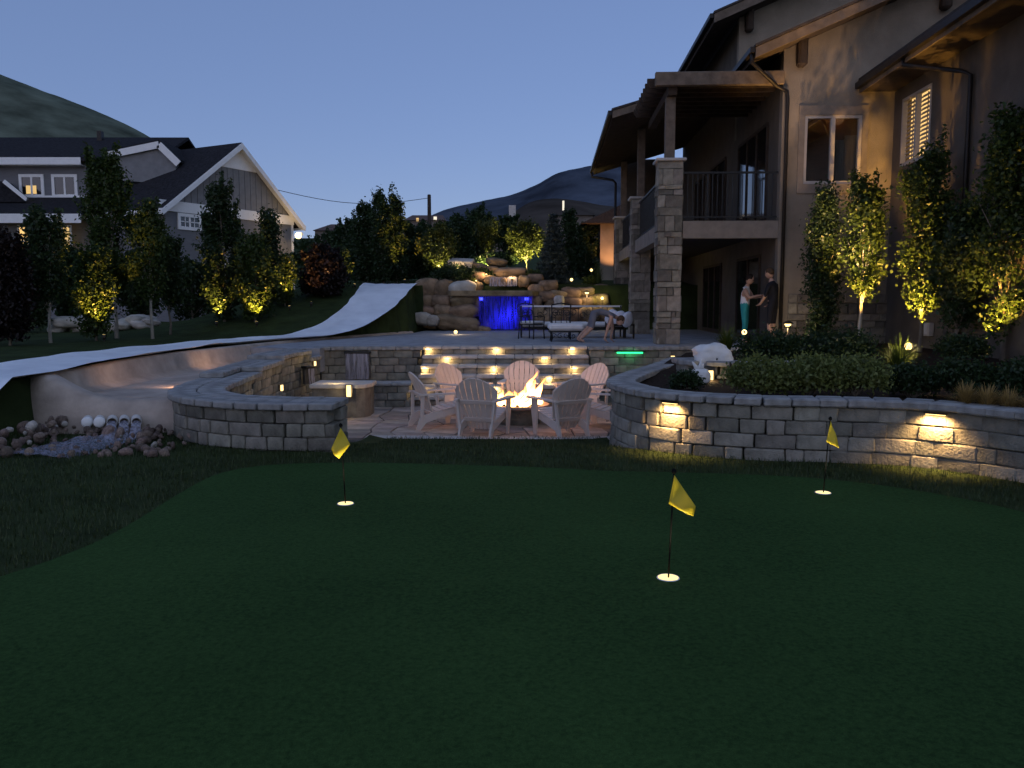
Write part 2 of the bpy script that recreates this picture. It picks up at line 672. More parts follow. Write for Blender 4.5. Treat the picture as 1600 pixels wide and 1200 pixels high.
def lay_caps(root, path, z, depth, th, m, L=.32, name='cap_stone', seed=3, zoff=None, off=0.0):
    r = random.Random(seed)
    o = Vector(root.location)
    n = max(1, int(round(path.L / L)))
    Lr = path.L / n
    for i in range(n):
        mid = (i + .5) * Lr
        p, d = path.at(mid), path.tan(mid)
        me = block_mesh(round(Lr - .006, 3), depth, th, r.randrange(3), m, .014, .004)
        nrm = Vector((-d.y, d.x, 0))
        zz = zoff(mid) if zoff else 0
        link(name, me, None, root, Vector((p.x, p.y, z + th / 2 + zz + r.uniform(-.003, .003))) - o + nrm * off, (0, 0, math.atan2(d.y, d.x) + r.uniform(-.01, .01)))


# rounded, weathered boulder meshes
_rk = {}


def rock_mesh(var, m, power=3.2, sub=3, amp=.16):
    key = (var, m.name, power, sub)
    if key in _rk:
        return _rk[key]
    bm = bmesh.new()
    bmesh.ops.create_icosphere(bm, subdivisions=sub, radius=1)
    off = Vector((var * 7.3, var * 3.1, var * 1.7))
    for v in bm.verts:
        p = v.co.normalized()
        nn = (abs(p.x) ** power + abs(p.y) ** power + abs(p.z) ** power) ** (1 / power)
        p = p / nn
        k = 1 + amp * noise.noise(p * 1.3 + off) + amp * .5 * noise.noise(p * 3.1 + off)
        v.co = p * k * .5
    me = bpy.data.meshes.new('boulder')
    bm.to_mesh(me)
    bm.free()
    me.polygons.foreach_set('use_smooth', [True] * len(me.polygons))
    me.materials.append(m)
    _rk[key] = me
    return me


def quads(name, V, m, parent=None, loc=None):
    """V: (N,4,3) array of separate leaf faces -> one object"""
    N = len(V)
    me = bpy.data.meshes.new(name)
    me.vertices.add(4 * N)
    me.vertices.foreach_set('co', np.ascontiguousarray(V, dtype=np.float32).ravel())
    me.loops.add(4 * N)
    me.loops.foreach_set('vertex_index', np.arange(4 * N, dtype=np.int32))
    me.polygons.add(N)
    me.polygons.foreach_set('loop_start', np.arange(N, dtype=np.int32) * 4)
    me.update(calc_edges=True)
    me.materials.append(m)
    return link(name, me, None, parent, loc)


def leaf_quads(cent, size, aspect=.62, up=.0, r=None):
    r = r or rng
    N = len(cent)
    d = r.normal(size=(N, 3))
    d[:, 2] += up
    d /= np.linalg.norm(d, axis=1)[:, None]
    e = r.normal(size=(N, 3))
    s = np.cross(d, e)
    s /= np.linalg.norm(s, axis=1)[:, None]
    sz = size * r.uniform(.6, 1.35, size=(N, 1))
    nrm = np.cross(d, s)
    a = cent - d * sz * .5
    b = cent + s * sz * aspect * .5 + nrm * sz * .1
    c = cent + d * sz * .5
    e2 = cent - s * sz * aspect * .5 + nrm * sz * .1
    return np.stack([a, b, c, e2], 1)

# ------------------------------------------------------------------ the setting: terrain, green, patio, pit
ZPIT, ZPAT = -0.40, 0.74
XWY = [10.0, 11.2, 12.4, 15.9, 17.3, 21.7, 24.5, 27.7, 30.6]
XWX = [-6.75, -6.75, -6.72, -6.62, -6.40, -5.62, -4.55, -3.38, -3.2]


def xw(y):
    return float(np.interp(y, XWY, XWX))


def slope_z(x, y):
    z = .72 * S(9.7, 10.9, y) + .06 * S(11, 16, y)
    return z + 1.58 * S(22.3, 30.2, y) * S(-13.5, -6.3, x)


def terrain(x, y):
    wv = .02 * noise.noise(Vector((x * .35, y * .35, 3.1)))
    if y < 31 and y > 10.4 and x > xw(y) + .1:
        if y > 13.15 or (-4.25 < x < -2.35 and y > 10.5) or (x <= -4.25 and y > 11.95) or (x > 1.7 and y > 11.2):
            return -.9
    if x < xw(y) - .0 or y > 30.6:
        z = .72 * S(9.7, 10.9, y) + .06 * S(11, 16, y)
        if x > -6.6 and y < 11:
            z = 0
        z += 1.58 * S(22.3, 30.2, y) * S(-13.5, -6.3, x) * S(26, 12, x)
        z += .35 * S(30, 38, y) * S(-14, -5, x) * S(26, 12, x)
        z += .075 * max(0, y - 40) ** 1.02
        return z + wv * S(12, 20, y)
    z = -.37 * S(9.6, 13.0, y) * S(-3.2, -1.9, x) * S(2.6, 1.3, x)
    if y < 2:
        z += .03 * (2 - y)
    return z + wv * .6 * S(9.8, 10.6, y)


xs = np.unique(np.concatenate([np.linspace(-420, -60, 25), np.linspace(-60, -16, 45), np.arange(-16, 9, .25), np.linspace(9, 60, 40), np.linspace(60, 420, 25)]))
ys = np.unique(np.concatenate([np.linspace(-60, 2, 20), np.arange(2, 34, .25), np.linspace(34, 80, 40), np.linspace(80, 420, 35)]))
vv = [(x, y, terrain(x, y)) for y in ys for x in xs]
nx = len(xs)
ff = [(j * nx + i, j * nx + i + 1, (j + 1) * nx + i + 1, (j + 1) * nx + i) for j in range(len(ys) - 1) for i in range(nx - 1)]
g = MB()
g.v, g.f, g.sm = vv, ff, [True] * len(ff)
ground = struct(g.build('lawn_ground', MT['lawn']))

# putting green: one sheet of short turf just above the lawn
edge_px = [(-60, 930), (0, 905), (70, 882), (150, 850), (215, 815), (270, 780), (330, 747), (385, 733), (450, 727), (560, 725), (700, 728), (830, 732), (950, 738), (1080, 741), (1200, 745), (1300, 752), (1400, 764), (1500, 781), (1600, 803), (1700, 830)]
gpts = [on_z(px, py, 0) for px, py in edge_px]
gpts = catmull(gpts, 5)
GREEN = [(p.x, p.y) for p in gpts] + [(6.5, 3), (6.5, -5), (-7, -5), (-7, 3)]
pg = MB().add([(x, y, .016) for x, y in GREEN], [tuple(range(len(GREEN)))])
struct(pg.build('putting_green', MT['green']))


def inside(poly, x, y):
    c = False
    n = len(poly)
    for i in range(n):
        x1, y1 = poly[i]
        x2, y2 = poly[i - 1]
        if (y1 > y) != (y2 > y) and x < (x2 - x1) * (y - y1) / (y2 - y1) + x1:
            c = not c
    return c


# blades of the taller lawn round the green
cent = []
while len(cent) < 42000:
    x, y = random.uniform(-8.5, 6.5), random.uniform(3.6, 13.1)
    if inside(GREEN, x, y):
        continue
    if y > 10.2 + .35 * max(0, -x - 2) and x < -2.0 and y > 11.5:
        continue
    if abs(x) > .72 * y + .6 or (x > 1.4 and y > 10.0):
        continue
    cent.append((x, y, terrain(x, y)))
cent = np.array(cent)
n = len(cent)
hh = rng.uniform(.022, .055, (n, 1))
an = rng.uniform(0, 2 * PI, n)
ln = np.stack([np.cos(an), np.sin(an), np.zeros(n)], 1)
sd = np.stack([-np.sin(an), np.cos(an), np.zeros(n)], 1) * .004
tip = cent + ln * hh * rng.uniform(.1, .7, (n, 1)) + np.array([0, 0, 1.0]) * hh
V = np.stack([cent - sd, cent + sd, tip + sd * .2, tip - sd * .2], 1)
tag(quads('lawn_grass', V, MT['blade']), 'taller dark lawn grass around the putting green', 'grass', kind='stuff')

# patio slab (upper terrace) with the pit cut out of it
pp = [(xw(y) + .12, y) for y in (19.0, 21.7, 24.5, 27.7, 30.6)]
poly = [(-4.3, 19.62), (4.6, 19.62), (4.6, 17.2), (14, 17.2), (14, 31.2), (-3.2, 31.2)] + pp[::-1] + [(-4.95, 18.6), (-4.3, 18.6)]
pm = MB().prism(poly, 'z', .2, ZPAT)
struct(pm.build('patio_paving', MT['pave']))

# pit floor and its flagstones
pf = MB().box(-4.4, 4.6, 13.05, 19.6, -.6, ZPIT - .025)
pf.box(-4.3, -2.35, 10.55, 13.05, -.6, ZPIT - .025)
pit = struct(pf.build('pit_floor', MT['mortar']))
r = random.Random(5)
GX, GY = 15, 8
gv = {}
for j in range(GY + 1):
    for i in range(GX + 1):
        ex = 0 if i in (0, GX) else r.uniform(-.17, .17)
        ey = 0 if j in (0, GY) else r.uniform(-.15, .15)
        gv[i, j] = (-4.2 + 8.5 * i / GX + ex, 13.22 + 4.3 * j / GY + ey)
for j in range(GY):
    for i in range(GX):
        q = [gv[i, j], gv[i + 1, j], gv[i + 1, j + 1], gv[i, j + 1]]
        cx, cy = sum(p[0] for p in q) / 4, sum(p[1] for p in q) / 4
        q = [(p[0] + (cx - p[0]) * .05 - cx, p[1] + (cy - p[1]) * .05 - cy) for p in q]
        t = r.uniform(-.004, .006)
        m = MB().prism(q, 'z', -.05, 0)
        link('flagstone', m.mesh('flagstone'), MT['flag'], pit, (cx, cy, ZPIT + t))

# pale curb between the lawn and the pit
cr_root = thing('stone_curb', 'pale stone curb edging the lawn in front of the fire pit', 'curb', (0, 13.1, ZPIT))
lay_caps(cr_root, Path([(-2.35, 13.22, 0), (-.8, 13.10, 0), (.6, 13.06, 0), (1.75, 13.1, 0)]), ZPIT - .06, .20, .10, MT['curb'], .42, 'curb_stone', 8)

# ------------------------------------------------------------------ block walls
CH = .165
# right planter wall
rw = catmull([(3.3, 16.2, 0), (2.55, 14.2, 0), (1.85, 12.5, 0), (1.50, 11.35, 0), (1.66, 10.35, 0), (2.10, 9.78, 0), (2.8, 9.45, 0), (3.6, 9.30, 0), (4.4, 9.06, 0), (5.05, 8.42, 0), (5.5, 7.5, 0), (5.8, 6.3, 0)], 8)
RW = Path(rw)
w = thing('planter_wall', 'long curved tumbled block planter wall with two lights under its cap', 'wall', (2.8, 9.45, 0))
lay_blocks(w, RW, -.20, 5, CH, .27, MT['block'], seed=11)
lay_caps(w, RW, .63, .40, .085, MT['cap'], .30, seed=12)
# soil behind it
soil_poly = [(p.x, p.y) for p in rw[8:]] + [(14, 6.3), (14, 19.8), (6.5, 19.8), (6.2, 17.4), (4.5, 17.2), (3.4, 16.2)]
sm = MB()
bm = bmesh.new()
face = bm.faces.new([bm.verts.new((x, y, 0)) for x, y in soil_poly])
bmesh.ops.triangulate(bm, faces=[face])
for _ in range(3):
    bmesh.ops.subdivide_edges(bm, edges=[e for e in bm.edges if e.calc_length() > .6], cuts=1, use_grid_fill=False)
    bmesh.ops.triangulate(bm, faces=bm.faces)
def soil_z(x, y):
    return .57 + .22 * S(10.5, 16.5, y) + .05 * noise.noise(Vector((x * 1.3, y * 1.3, 0)))
for v in bm.verts:
    v.co.z = soil_z(v.co.x, v.co.y)
me = bpy.data.meshes.new('planting_bed')
bm.to_mesh(me)
bm.free()
struct(link('planting_bed', me, MT['soil']))

# left seat wall that wraps the pit
lw = catmull([(-2.10, 10.15, 0), (-2.9, 10.22, 0), (-3.6, 10.48, 0), (-4.15, 11.0, 0), (-4.45, 11.8, 0), (-4.6, 13.2, 0), (-4.75, 15.2, 0), (-4.8, 17.0, 0), (-4.6, 18.6, 0)], 8)


def offset(pts, d):
    out = []
    for i, p in enumerate(pts):
        t = (pts[min(i + 1, len(pts) - 1)] - pts[max(i - 1, 0)]).normalized()
        out.append(p + Vector((-t.y, t.x, 0)) * d)
    return out


LW_out, LW_in = Path(offset(lw, .16)), Path(offset(lw, -.16))
LWc = Path(lw)


def stepz(path):
    def f(t):
        y = path.at(t).y
        x = path.at(t).x
        return 0 if (x > -4.5 or y < 13.2) else .08 if y < 16.2 else .16
    return f


w = thing('seat_wall', 'curved block seat wall wrapping the left of the fire pit', 'wall', (-2.1, 10.15, 0))
lay_blocks(w, LW_out, -.165, 4, CH, .30, MT['block'], seed=21, zoff=stepz(LW_out))
lay_blocks(w, LW_in, -.50, 6, CH, .30, MT['block'], seed=22, zoff=stepz(LW_in))
lay_caps(w, Path(offset(lw, .19)), .497, .37, .085, MT['cap'], .30, seed=23, zoff=stepz(Path(offset(lw, .19))))
lay_caps(w, Path(offset(lw, -.19)), .497, .37, .085, MT['cap'], .30, seed=24, zoff=stepz(Path(offset(lw, -.19))))

# back walls of the pit, each side of the steps
w = thing('pit_wall', 'block retaining wall left of the lit steps with a water spout', 'wall', (-3.2, 19.5, ZPIT))
lay_blocks(w, Path([(-4.45, 19.15, 0), (-3.9, 19.45, 0), (-2.12, 19.5, 0)]), ZPIT, 6, .176, .30, MT['block'], seed=31)
lay_caps(w, Path([(-4.55, 19.10, 0), (-3.95, 19.47, 0), (-2.05, 19.52, 0)]), .66, .45, .085, MT['cap'], .34, seed=32)
w = thing('pit_wall', 'dark block retaining wall right of the steps with a green light', 'wall', (3, 19.5, ZPIT))
lay_blocks(w, Path([(1.82, 19.5, 0), (4.4, 19.4, 0), (4.75, 18.2, 0), (4.75, 17.2, 0)]), ZPIT, 6, .176, .30, MT['block'], seed=33)
lay_caps(w, Path([(1.78, 19.50, 0), (4.4, 19.42, 0), (4.78, 18.2, 0), (4.78, 17.2, 0)]), .66, .45, .085, MT['cap'], .34, seed=34)

# steps between patio and pit
st = thing('stone_steps', 'wide block steps with small warm lights leading up to the patio', 'steps', (-.15, 18.5, ZPIT))
SX0, SX1, RISE, TREAD = -2.06, 1.76, .19, .41
core = MB()
for i in range(6):
    yf = 19.5 - TREAD * i
    zt = ZPAT - RISE * i
    core.box(SX0 + .02, SX1 - .02, yf + .10, yf + TREAD + .12, ZPIT - .1, zt - .07)
core.build('step_core', MT['mortar'], st, Vector((0, 0, 0)) - Vector(st.location))
for i in range(6):
    yf = 19.5 - TREAD * i
    zt = ZPAT - RISE * i
    p = Path([(SX0, yf + .06, 0), (SX1, yf + .06, 0)])
    lay_blocks(st, p, zt - RISE, 1, RISE - .075, .16, MT['block'], 'riser_block', (.30, .38, .46), 40 + i)
    lay_caps(st, Path([(SX0, yf + .16, 0), (SX1, yf + .16, 0)]), zt - .075 + .004, .47, .075, MT['curb'], .44, 'tread_slab', 50 + i)
# low stair cheek
w = thing('stair_pier', 'low block pier at the left foot of the lit steps', 'pier', (-2.45, 17.5, ZPIT))
lay_blocks(w, Path([(-2.85, 17.35, 0), (-2.12, 17.35, 0)]), ZPIT, 3, .15, .5, MT['block'], seed=61, lens=(.3, .4))
lay_caps(w, Path([(-2.9, 17.35, 0), (-2.08, 17.35, 0)]), ZPIT + .45, .58, .06, MT['cap'], .40, seed=62)

# hearth-like bench in the corner
bench = w = thing('corner_bench', 'rounded stone bench in the left pit corner, lit along its top', 'bench', (-3.25, 15.9, ZPIT))
b = MB().prism([(-.55, -.4), (.35, -.4), (.5, -.3), (.58, -.1), (.58, .45), (-.55, .45)], 'z', .56, .64)
b.build('bench_top', MT['curb'], w, bevel=.015)
b = MB().prism([(-.5, -.35), (.32, -.35), (.46, -.26), (.53, -.08), (.53, .4), (-.5, .4)], 'z', 0, .56)
b.build('bench_base', MT['block'], w)

# second terrace wall in the right bed
w = thing('terrace_wall', 'short terrace wall with grey cap behind the right planter shrubs', 'wall', (3.4, 12.6, .4))
TW = Path(catmull([(2.75, 13.3, 0), (2.85, 12.75, 0), (3.4, 12.55, 0), (4.3, 12.5, 0), (5.4, 12.7, 0)], 5))
lay_blocks(w, TW, .40, 3, .14, .25, MT['block'], seed=71)
lay_caps(w, TW, .82, .42, .075, MT['cap'], .34, seed=72)

# ------------------------------------------------------------------ concrete stream basin on the left
cb = thing('stream_basin', 'tan concrete stream basin with curved back wall beside the seat wall', 'basin', (-5.2, 11.9, 0))
O = Vector(cb.location)
# back wall ribbon: follows the curve, rounded at its near left end
ys_b = [12.2, 12.6, 13.2, 14.2, 15.2, 16.2, 17.3, 18.5, 20, 21.7, 23, 24.5, 26, 27.7]
prof = []
for y in ys_b:
    x = xw(y)
    zt = .74 + .06 * S(11.5, 15, y)
    prof.append((x, y, zt))
m = MB()
vs, fs = [], []
for x, y, zt in prof:
    # cross-section: outer bottom, outer top, inner top, inner mid (sloping), inner foot
    for dx, z in ((-.14, -.1), (-.14, zt - .02), (-.10, zt), (.04, zt), (.09, zt - .03), (.17, .50), (.40, .42), (.55, .40)):
        vs.append((x + dx, y + dx * .25, z))
k = 8
for i in range(len(prof) - 1):
    for j in range(k - 1):
        fs.append((i * k + j, (i + 1) * k + j, (i + 1) * k + j + 1, i * k + j + 1))
fs.append(tuple(range(k)))
m.add([Vector(v) - O for v in vs], fs, True)
m.build('back_wall', MT['concrete'], cb)
# front face: lofted round the near left corner, low beside the seat wall and rising to the back wall
m = MB()
plan = catmull([(-4.1, 11.85, 0), (-4.7, 11.62, 0), (-5.4, 11.50, 0), (-6.2, 11.48, 0), (-6.72, 11.68, 0), (-6.90, 12.05, 0), (-6.95, 12.7, 0)], 5)
vs, fs = [], []
for i, p in enumerate(plan):
    t = i / (len(plan) - 1)
    tn = (plan[min(i + 1, len(plan) - 1)] - plan[max(i - 1, 0)]).normalized()
    out = Vector((-tn.y, tn.x, 0)) * -1
    if out.y > 0 and t < .5:
        out = -out
    if t >= .5 and out.x > 0:
        out = -out
    zt = .43 + .34 * S(.34, .62, t)
    for of, z in ((.34, -.25), (.27, .10), (.16, zt * .62), (.06, zt - .03), (-.03, zt), (-.22, zt - .012), (-.42, .42)):
        wob = .014 * noise.noise(Vector((p.x * 2.5, z * 4, p.y * 2)))
        vs.append(p + out * (of + wob) + Vector((0, 0, z)))
for i in range(len(plan) - 1):
    for j in range(6):
        fs.append((i * 7 + j, (i + 1) * 7 + j, (i + 1) * 7 + j + 1, i * 7 + j + 1))
m.add([Vector(v) - O for v in vs], fs, True)
m.build('front_face', MT['concrete'], cb)
fl = [(-6.4, 11.75), (-4.2, 11.95), (-4.55, 13), (-4.75, 15), (-4.8, 17), (-4.6, 18.9), (-5.2, 20)] + [(xw(y) + .2, y) for y in (20, 17.3, 15.9, 13)]
MB().prism([(x - O.x, y - O.y) for x, y in fl], 'z', .2, .425).build('basin_floor', MT['concrete'], cb)
# ------------------------------------------------------------------ plastic slide sheet laid down the slope
cl = [((560, 447), (650, 452), 29.6), ]
cen = catmull([(-4.3, 30.2, 0), (-4.3, 28.0, 0), (-4.5, 26.0, 0), (-5.05, 24.0, 0), (-5.95, 21.8, 0), (-6.75, 19.3, 0), (-7.1, 16.8, 0), (-7.25, 14.2, 0), (-7.35, 12.2, 0), (-7.6, 10.6, 0), (-8.3, 9.2, 0), (-9.2, 8.3, 0)], 7)
wid = np.interp(np.linspace(0, 1, len(cen)), [0, .1, .25, .38, .5, .7, .85, 1], [1.95, 1.75, 1.35, 1.1, 1.15, 1.5, 2.3, 2.5])
vs, fs = [], []
NW = 11
for i, p in enumerate(cen):
    t = (cen[min(i + 1, len(cen) - 1)] - cen[max(i - 1, 0)]).normalized()
    nrm = Vector((-t.y, t.x, 0))
    for j in range(NW):
        a = j / (NW - 1) - .5
        wob = .10 * noise.noise(Vector((i * .35, a * 9, 1.0)))
        q = p + nrm * (a * wid[i] + .05 * noise.noise(Vector((i * .5, round(a) * 3, 5))))
        z = slope_z(q.x, q.y) + .05 + .04 * abs(noise.noise(Vector((q.x * 1.5, q.y * .7, 2)))) + .03 * noise.noise(Vector((a * 14, i * .22, 8)))
        if abs(a) > .45:
            z += .035
        vs.append((q.x, q.y, z))
for i in range(len(cen) - 1):
    for j in range(NW - 1):
        fs.append((i * NW + j, (i + 1) * NW + j, (i + 1) * NW + j + 1, i * NW + j + 1))
sh = MB().add(vs, fs, True).build('slide_sheet', MT['sheet'])
tag(sh, 'long white plastic slide sheet running down the grassy slope', 'slide')

# ------------------------------------------------------------------ the big stucco house on the right
HX, HY, HROT = 3.51, 20.3, -math.radians(2.6)
hs = thing('stucco_house', 'large tan stucco house with stone columns, balcony and dark gabled roofs', 'house', (HX, HY, 0), HROT)
hc, hsn = math.cos(HROT), math.sin(HROT)


def hw(lx, ly, z=0):
    return Vector((HX + lx * hc - ly * hsn, HY + lx * hsn + ly * hc, z))


def part(mb, name, m, parent=hs, bevel=0):
    return mb.build(name, MT[m] if isinstance(m, str) else m, parent, bevel=bevel)


SL = .42
EX, EZ, RX = 2.02, 7.57, 6.5                     # front gable: eave x, roof top z at the eave, ridge x


def rz(x):
    return EZ + SL * (x - EX) if x < RX else EZ + SL * (RX - EX) - SL * (x - RX)


TH = .27
# front facade with the window opening
wl, wr, wb, wt = 3.40, 4.73, 4.56, 6.15
f = MB()
f.prism([(2.87, .3), (wl, .3), (wl, rz(wl) - TH), (2.87, rz(2.87) - TH)], 'y', 0, .25)
f.prism([(wl, .3), (wr, .3), (wr, wb), (wl, wb)], 'y', 0, .25)
f.prism([(wl, wt), (wr, wt), (wr, rz(wr) - TH), (wl, rz(wl) - TH)], 'y', 0, .25)
f.prism([(wr, .3), (10.4, .3), (10.4, rz(10.4) - TH), (RX, rz(RX) - TH), (wr, rz(wr) - TH)], 'y', 0, .25)
part(f, 'front_wall', 'stucco')
# stucco surround, frame, panes, blinds
win = thing('front_window', None, None)
win.parent = hs
win['label'] = 'two-pane putty framed window over the dark shrub'
t = MB()
for a, b, c, d in ((wl - .14, wr + .14, wt, wt + .22), (wl - .14, wr + .14, wb - .22, wb), (wl - .14, wl, wb, wt), (wr, wr + .14, wb, wt)):
    t.box(a, b, -.035, .02, c, d)
part(t, 'surround', 'stucco2', win)
t = MB()
for a, b, c, d in ((wl, wr, wt - .07, wt), (wl, wr, wb, wb + .07), (wl, wl + .07, wb + .07, wt - .07), (wr - .07, wr, wb + .07, wt - .07), ((wl + wr) / 2 - .05, (wl + wr) / 2 + .05, wb + .07, wt - .07)):
    t.box(a, b, .0, .10, c, d)
part(t, 'frame', 'wframe', win)
mid = (wl + wr) / 2
for a, b in ((wl + .07, mid - .05), (mid + .05, wr - .07)):
    part(MB().box(a, b, .05, .058, wb + .07, wt - .07), 'pane', 'glass', win)
part(MB().box(wl - .3, wr + .3, .55, .58, wb - .4, wt + .4), 'blind', 'blind', win)
part(MB().box(mid + .12, mid + .42, .40, .43, wb, wt - .5), 'curtain', 'curtain', win)
part(MB().box(wr - .26, wr + .1, .36, .39, wb, wt - .4), 'curtain', 'curtain', win)

# west wall behind the balcony
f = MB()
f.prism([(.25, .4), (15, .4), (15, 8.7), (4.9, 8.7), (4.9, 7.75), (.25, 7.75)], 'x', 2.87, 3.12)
part(f, 'west_wall', 'stucco_shade')  # pergola and roof shade is painted in by the darker stucco
# sliding door upstairs and doors downstairs: frames with glass leaves
for (y0, y1, z0, z1, n, nm) in ((1.2, 4.4, 3.76, 6.25, 3, 'sliding_door'), (6.2, 8.6, 3.76, 6.25, 2, 'sliding_door'), (9.8, 11.6, 3.9, 6.2, 2, 'window'), (1.6, 4.2, .78, 3.0, 2, 'patio_door'), (6.5, 9.5, .78, 3.0, 3, 'patio_door')):
    dr = link(nm, None, parent=hs)
    fr = MB()
    fr.box(2.82, 2.87, y0, y1, z1 - .08, z1)
    fr.box(2.82, 2.87, y0, y1, z0, z0 + .1)
    dy = (y1 - y0) / n
    for i in range(n + 1):
        fr.box(2.815, 2.87, y0 + i * dy - .035, y0 + i * dy + .035, z0 + .1, z1 - .08)
    part(fr, 'frame', 'timber', dr)
    for i in range(n):
        part(MB().box(2.845, 2.855, y0 + i * dy + .035, y0 + (i + 1) * dy - .035, z0 + .1, z1 - .08), 'pane', 'darkglass', dr)
part(MB().box(.4, 3.2, 14.8, 15.0, .4, 7.6), 'rear_wall', 'stucco_shade')

# tall block behind
f = MB()
UX, UZ, URX = 1.98, 9.90, 8.3
f.prism([(2.87, 6.5), (12, 6.5), (12, UZ + SL * (12 - UX) - 2 * SL * (12 - URX) - .3), (URX, UZ + SL * (URX - UX) - .3), (2.87, UZ + SL * (2.87 - UX) - .3)], 'y', 4.9, 5.15)
part(f, 'upper_front_wall', 'stucco')
part(MB().box(2.88, 3.12, 5.15, 15, 8.7, 9.95), 'upper_side_wall', 'stucco_shade')


def slope(x0, z0, x1, z1, y0, y1, th, name='roof'):
    """pitched roof slab: tiles on top, fascia boards and a boarded soffit below"""
    r_ = link(name, None, parent=hs)
    part(MB().prism([(x0, z0 - .06), (x1, z1 - .06), (x1, z1), (x0, z0)], 'y', y0 - .03, y1), 'tiles', 'roof', r_)
    part(MB().prism([(x0 + .03, z0 - .10), (x1, z1 - .10), (x1, z1 - th), (x0 + .03, z0 - th)], 'y', y0 + .06, y1), 'soffit', 'soffit', r_)
    part(MB().prism([(x0 + .02, z0 - .065), (x1, z1 - .065), (x1, z1 - th - .02), (x0 + .02, z0 - th - .02)], 'y', y0, y0 + .055), 'fascia', 'timber2', r_)
    part(MB().box(x0 - .10, x0 + .0, y0 + .02, y1, z0 - .17, z0 - .05), 'gutter', 'gutter', r_)
    return r_


slope(EX, EZ, RX, rz(RX), -.75, 5.2, TH)
slope(11.2, rz(11.2), RX, rz(RX), -.75, 5.2, TH, 'roof')
slope(UX, UZ, URX, UZ + SL * (URX - UX), 4.1, 15.6, .29)
slope(-.87, 7.19, 2.9, 7.19 + .29 * 3.77, 3.75, 14.6, .24)

# balcony: floor, stucco fascia, rail
part(MB().box(.6, 2.865, .02, .27, 3.30, 3.71), 'balcony_front', 'stucco2')
part(MB().box(.10, .36, .60, 13.6, 3.31, 3.70), 'balcony_side', 'stucco2')
part(MB().box(.36, 2.86, .28, 14.7, 3.47, 3.68), 'balcony_floor', 'soffit')
rl = link('balcony_rail', None, parent=hs)
for (a, b) in (((.60, .14), (2.85, .14)), ((.23, .62), (.23, 6.35)), ((.23, 7.0), (.23, 12.6))):
    d = Vector((b[0] - a[0], b[1] - a[1], 0))
    part(MB().bar((*a, 4.86), (*b, 4.86), .06, .045), 'top_rail', 'iron', rl)
    part(MB().bar((*a, 3.81), (*b, 3.81), .04, .035), 'bottom_rail', 'iron', rl)
    nb = int(d.length / .115)
    if a[1] < .5:
        for i in range(1, nb):
            q = Vector((*a, 0)) + d * (i / nb)
            part(MB().bar((q.x, q.y, 3.82), (q.x, q.y, 4.84), .016, .016), 'baluster', 'iron', rl)
    else:
        bb = MB()
        for i in range(1, nb):
            q = Vector((*a, 0)) + d * (i / nb)
            bb.bar((q.x, q.y, 3.82), (q.x, q.y, 4.84), .016, .016)
        part(bb, 'balusters', 'iron', rl)

# stone columns: core + individual veneer stones
def column(cx, cy, w, z0, z1, seed, rows_scale=1.0):
    col = link('stone_column', None, parent=hs, loc=(cx, cy, 0))
    h = w / 2
    part(MB().box(-h + .05, h - .05, -h + .05, h - .05, z0, z1), 'core', 'mortar', col)
    r = random.Random(seed)
    z = z0
    while z < z1 - .05:
        hh = min(r.choice((.10, .14, .20, .28, .38)) * rows_scale, z1 - z)
        if z1 - z - hh < .08:
            hh = z1 - z
        for face in (0, 1, 2):
            x = -h
            while x < h - .02:
                L = r.choice((.10, .16, .24, .36, .58)) * rows_scale
                if h - x - L < .11:
                    L = h - x
                me = block_mesh(round(L - .006, 2), .07, round(hh - .006, 2), r.randrange(3), MT['stone'], .010, .012)
                o_ = h - .035 + r.uniform(-.012, .018)
                if face == 0:
                    lc, rt = (x + L / 2, -o_, z + hh / 2), 0
                elif face == 1:
                    lc, rt = (-o_, x + L / 2, z + hh / 2), PI / 2
                else:
                    lc, rt = (o_, x + L / 2, z + hh / 2), PI / 2
                link('stone', me, None, col, lc, (0, 0, rt))
                x += L
        z += hh
    part(MB().box(-h - .07, h + .07, -h - .07, h + .07, z1, z1 + .07), 'column_cap', 'curb', col, bevel=.015)
    return col


column(.29, .29, .58, ZPAT, 5.12, 5)
column(.29, 6.7, .62, ZPAT, 5.0, 6, 1.25)
column(.29, 12.9, .66, ZPAT, 5.0, 7, 1.4)

# pergola over the near end of the balcony
pgl = link('pergola', None, parent=hs)
part(MB().box(-.14, 2.85, -.22, -.06, 6.82, 7.13), 'front_beam', 'timber2', pgl, .012)
part(MB().box(.18, .40, -.05, 3.9, 6.64, 6.85), 'side_beam', 'timber', pgl, .01)
for i in range(8):
    y = .22 + i * .46
    part(MB().prism([(-.28, 6.99), (-.20, 6.87), (2.86, 6.87), (2.86, 7.09), (-.28, 7.09)], 'y', y, y + .09), 'rafter', 'timber', pgl)
part(MB().box(-.10, 2.86, -.05, 3.8, 7.095, 7.12), 'slat_deck', 'timber', pgl)
for y, z0 in ((.29, 5.19), (6.7, 5.07), (12.9, 5.07)):
    part(MB().box(.17, .40, y - .115, y + .115, z0, 6.65 if y < 1 else 7.2), 'post', 'timber2', pgl, .01)

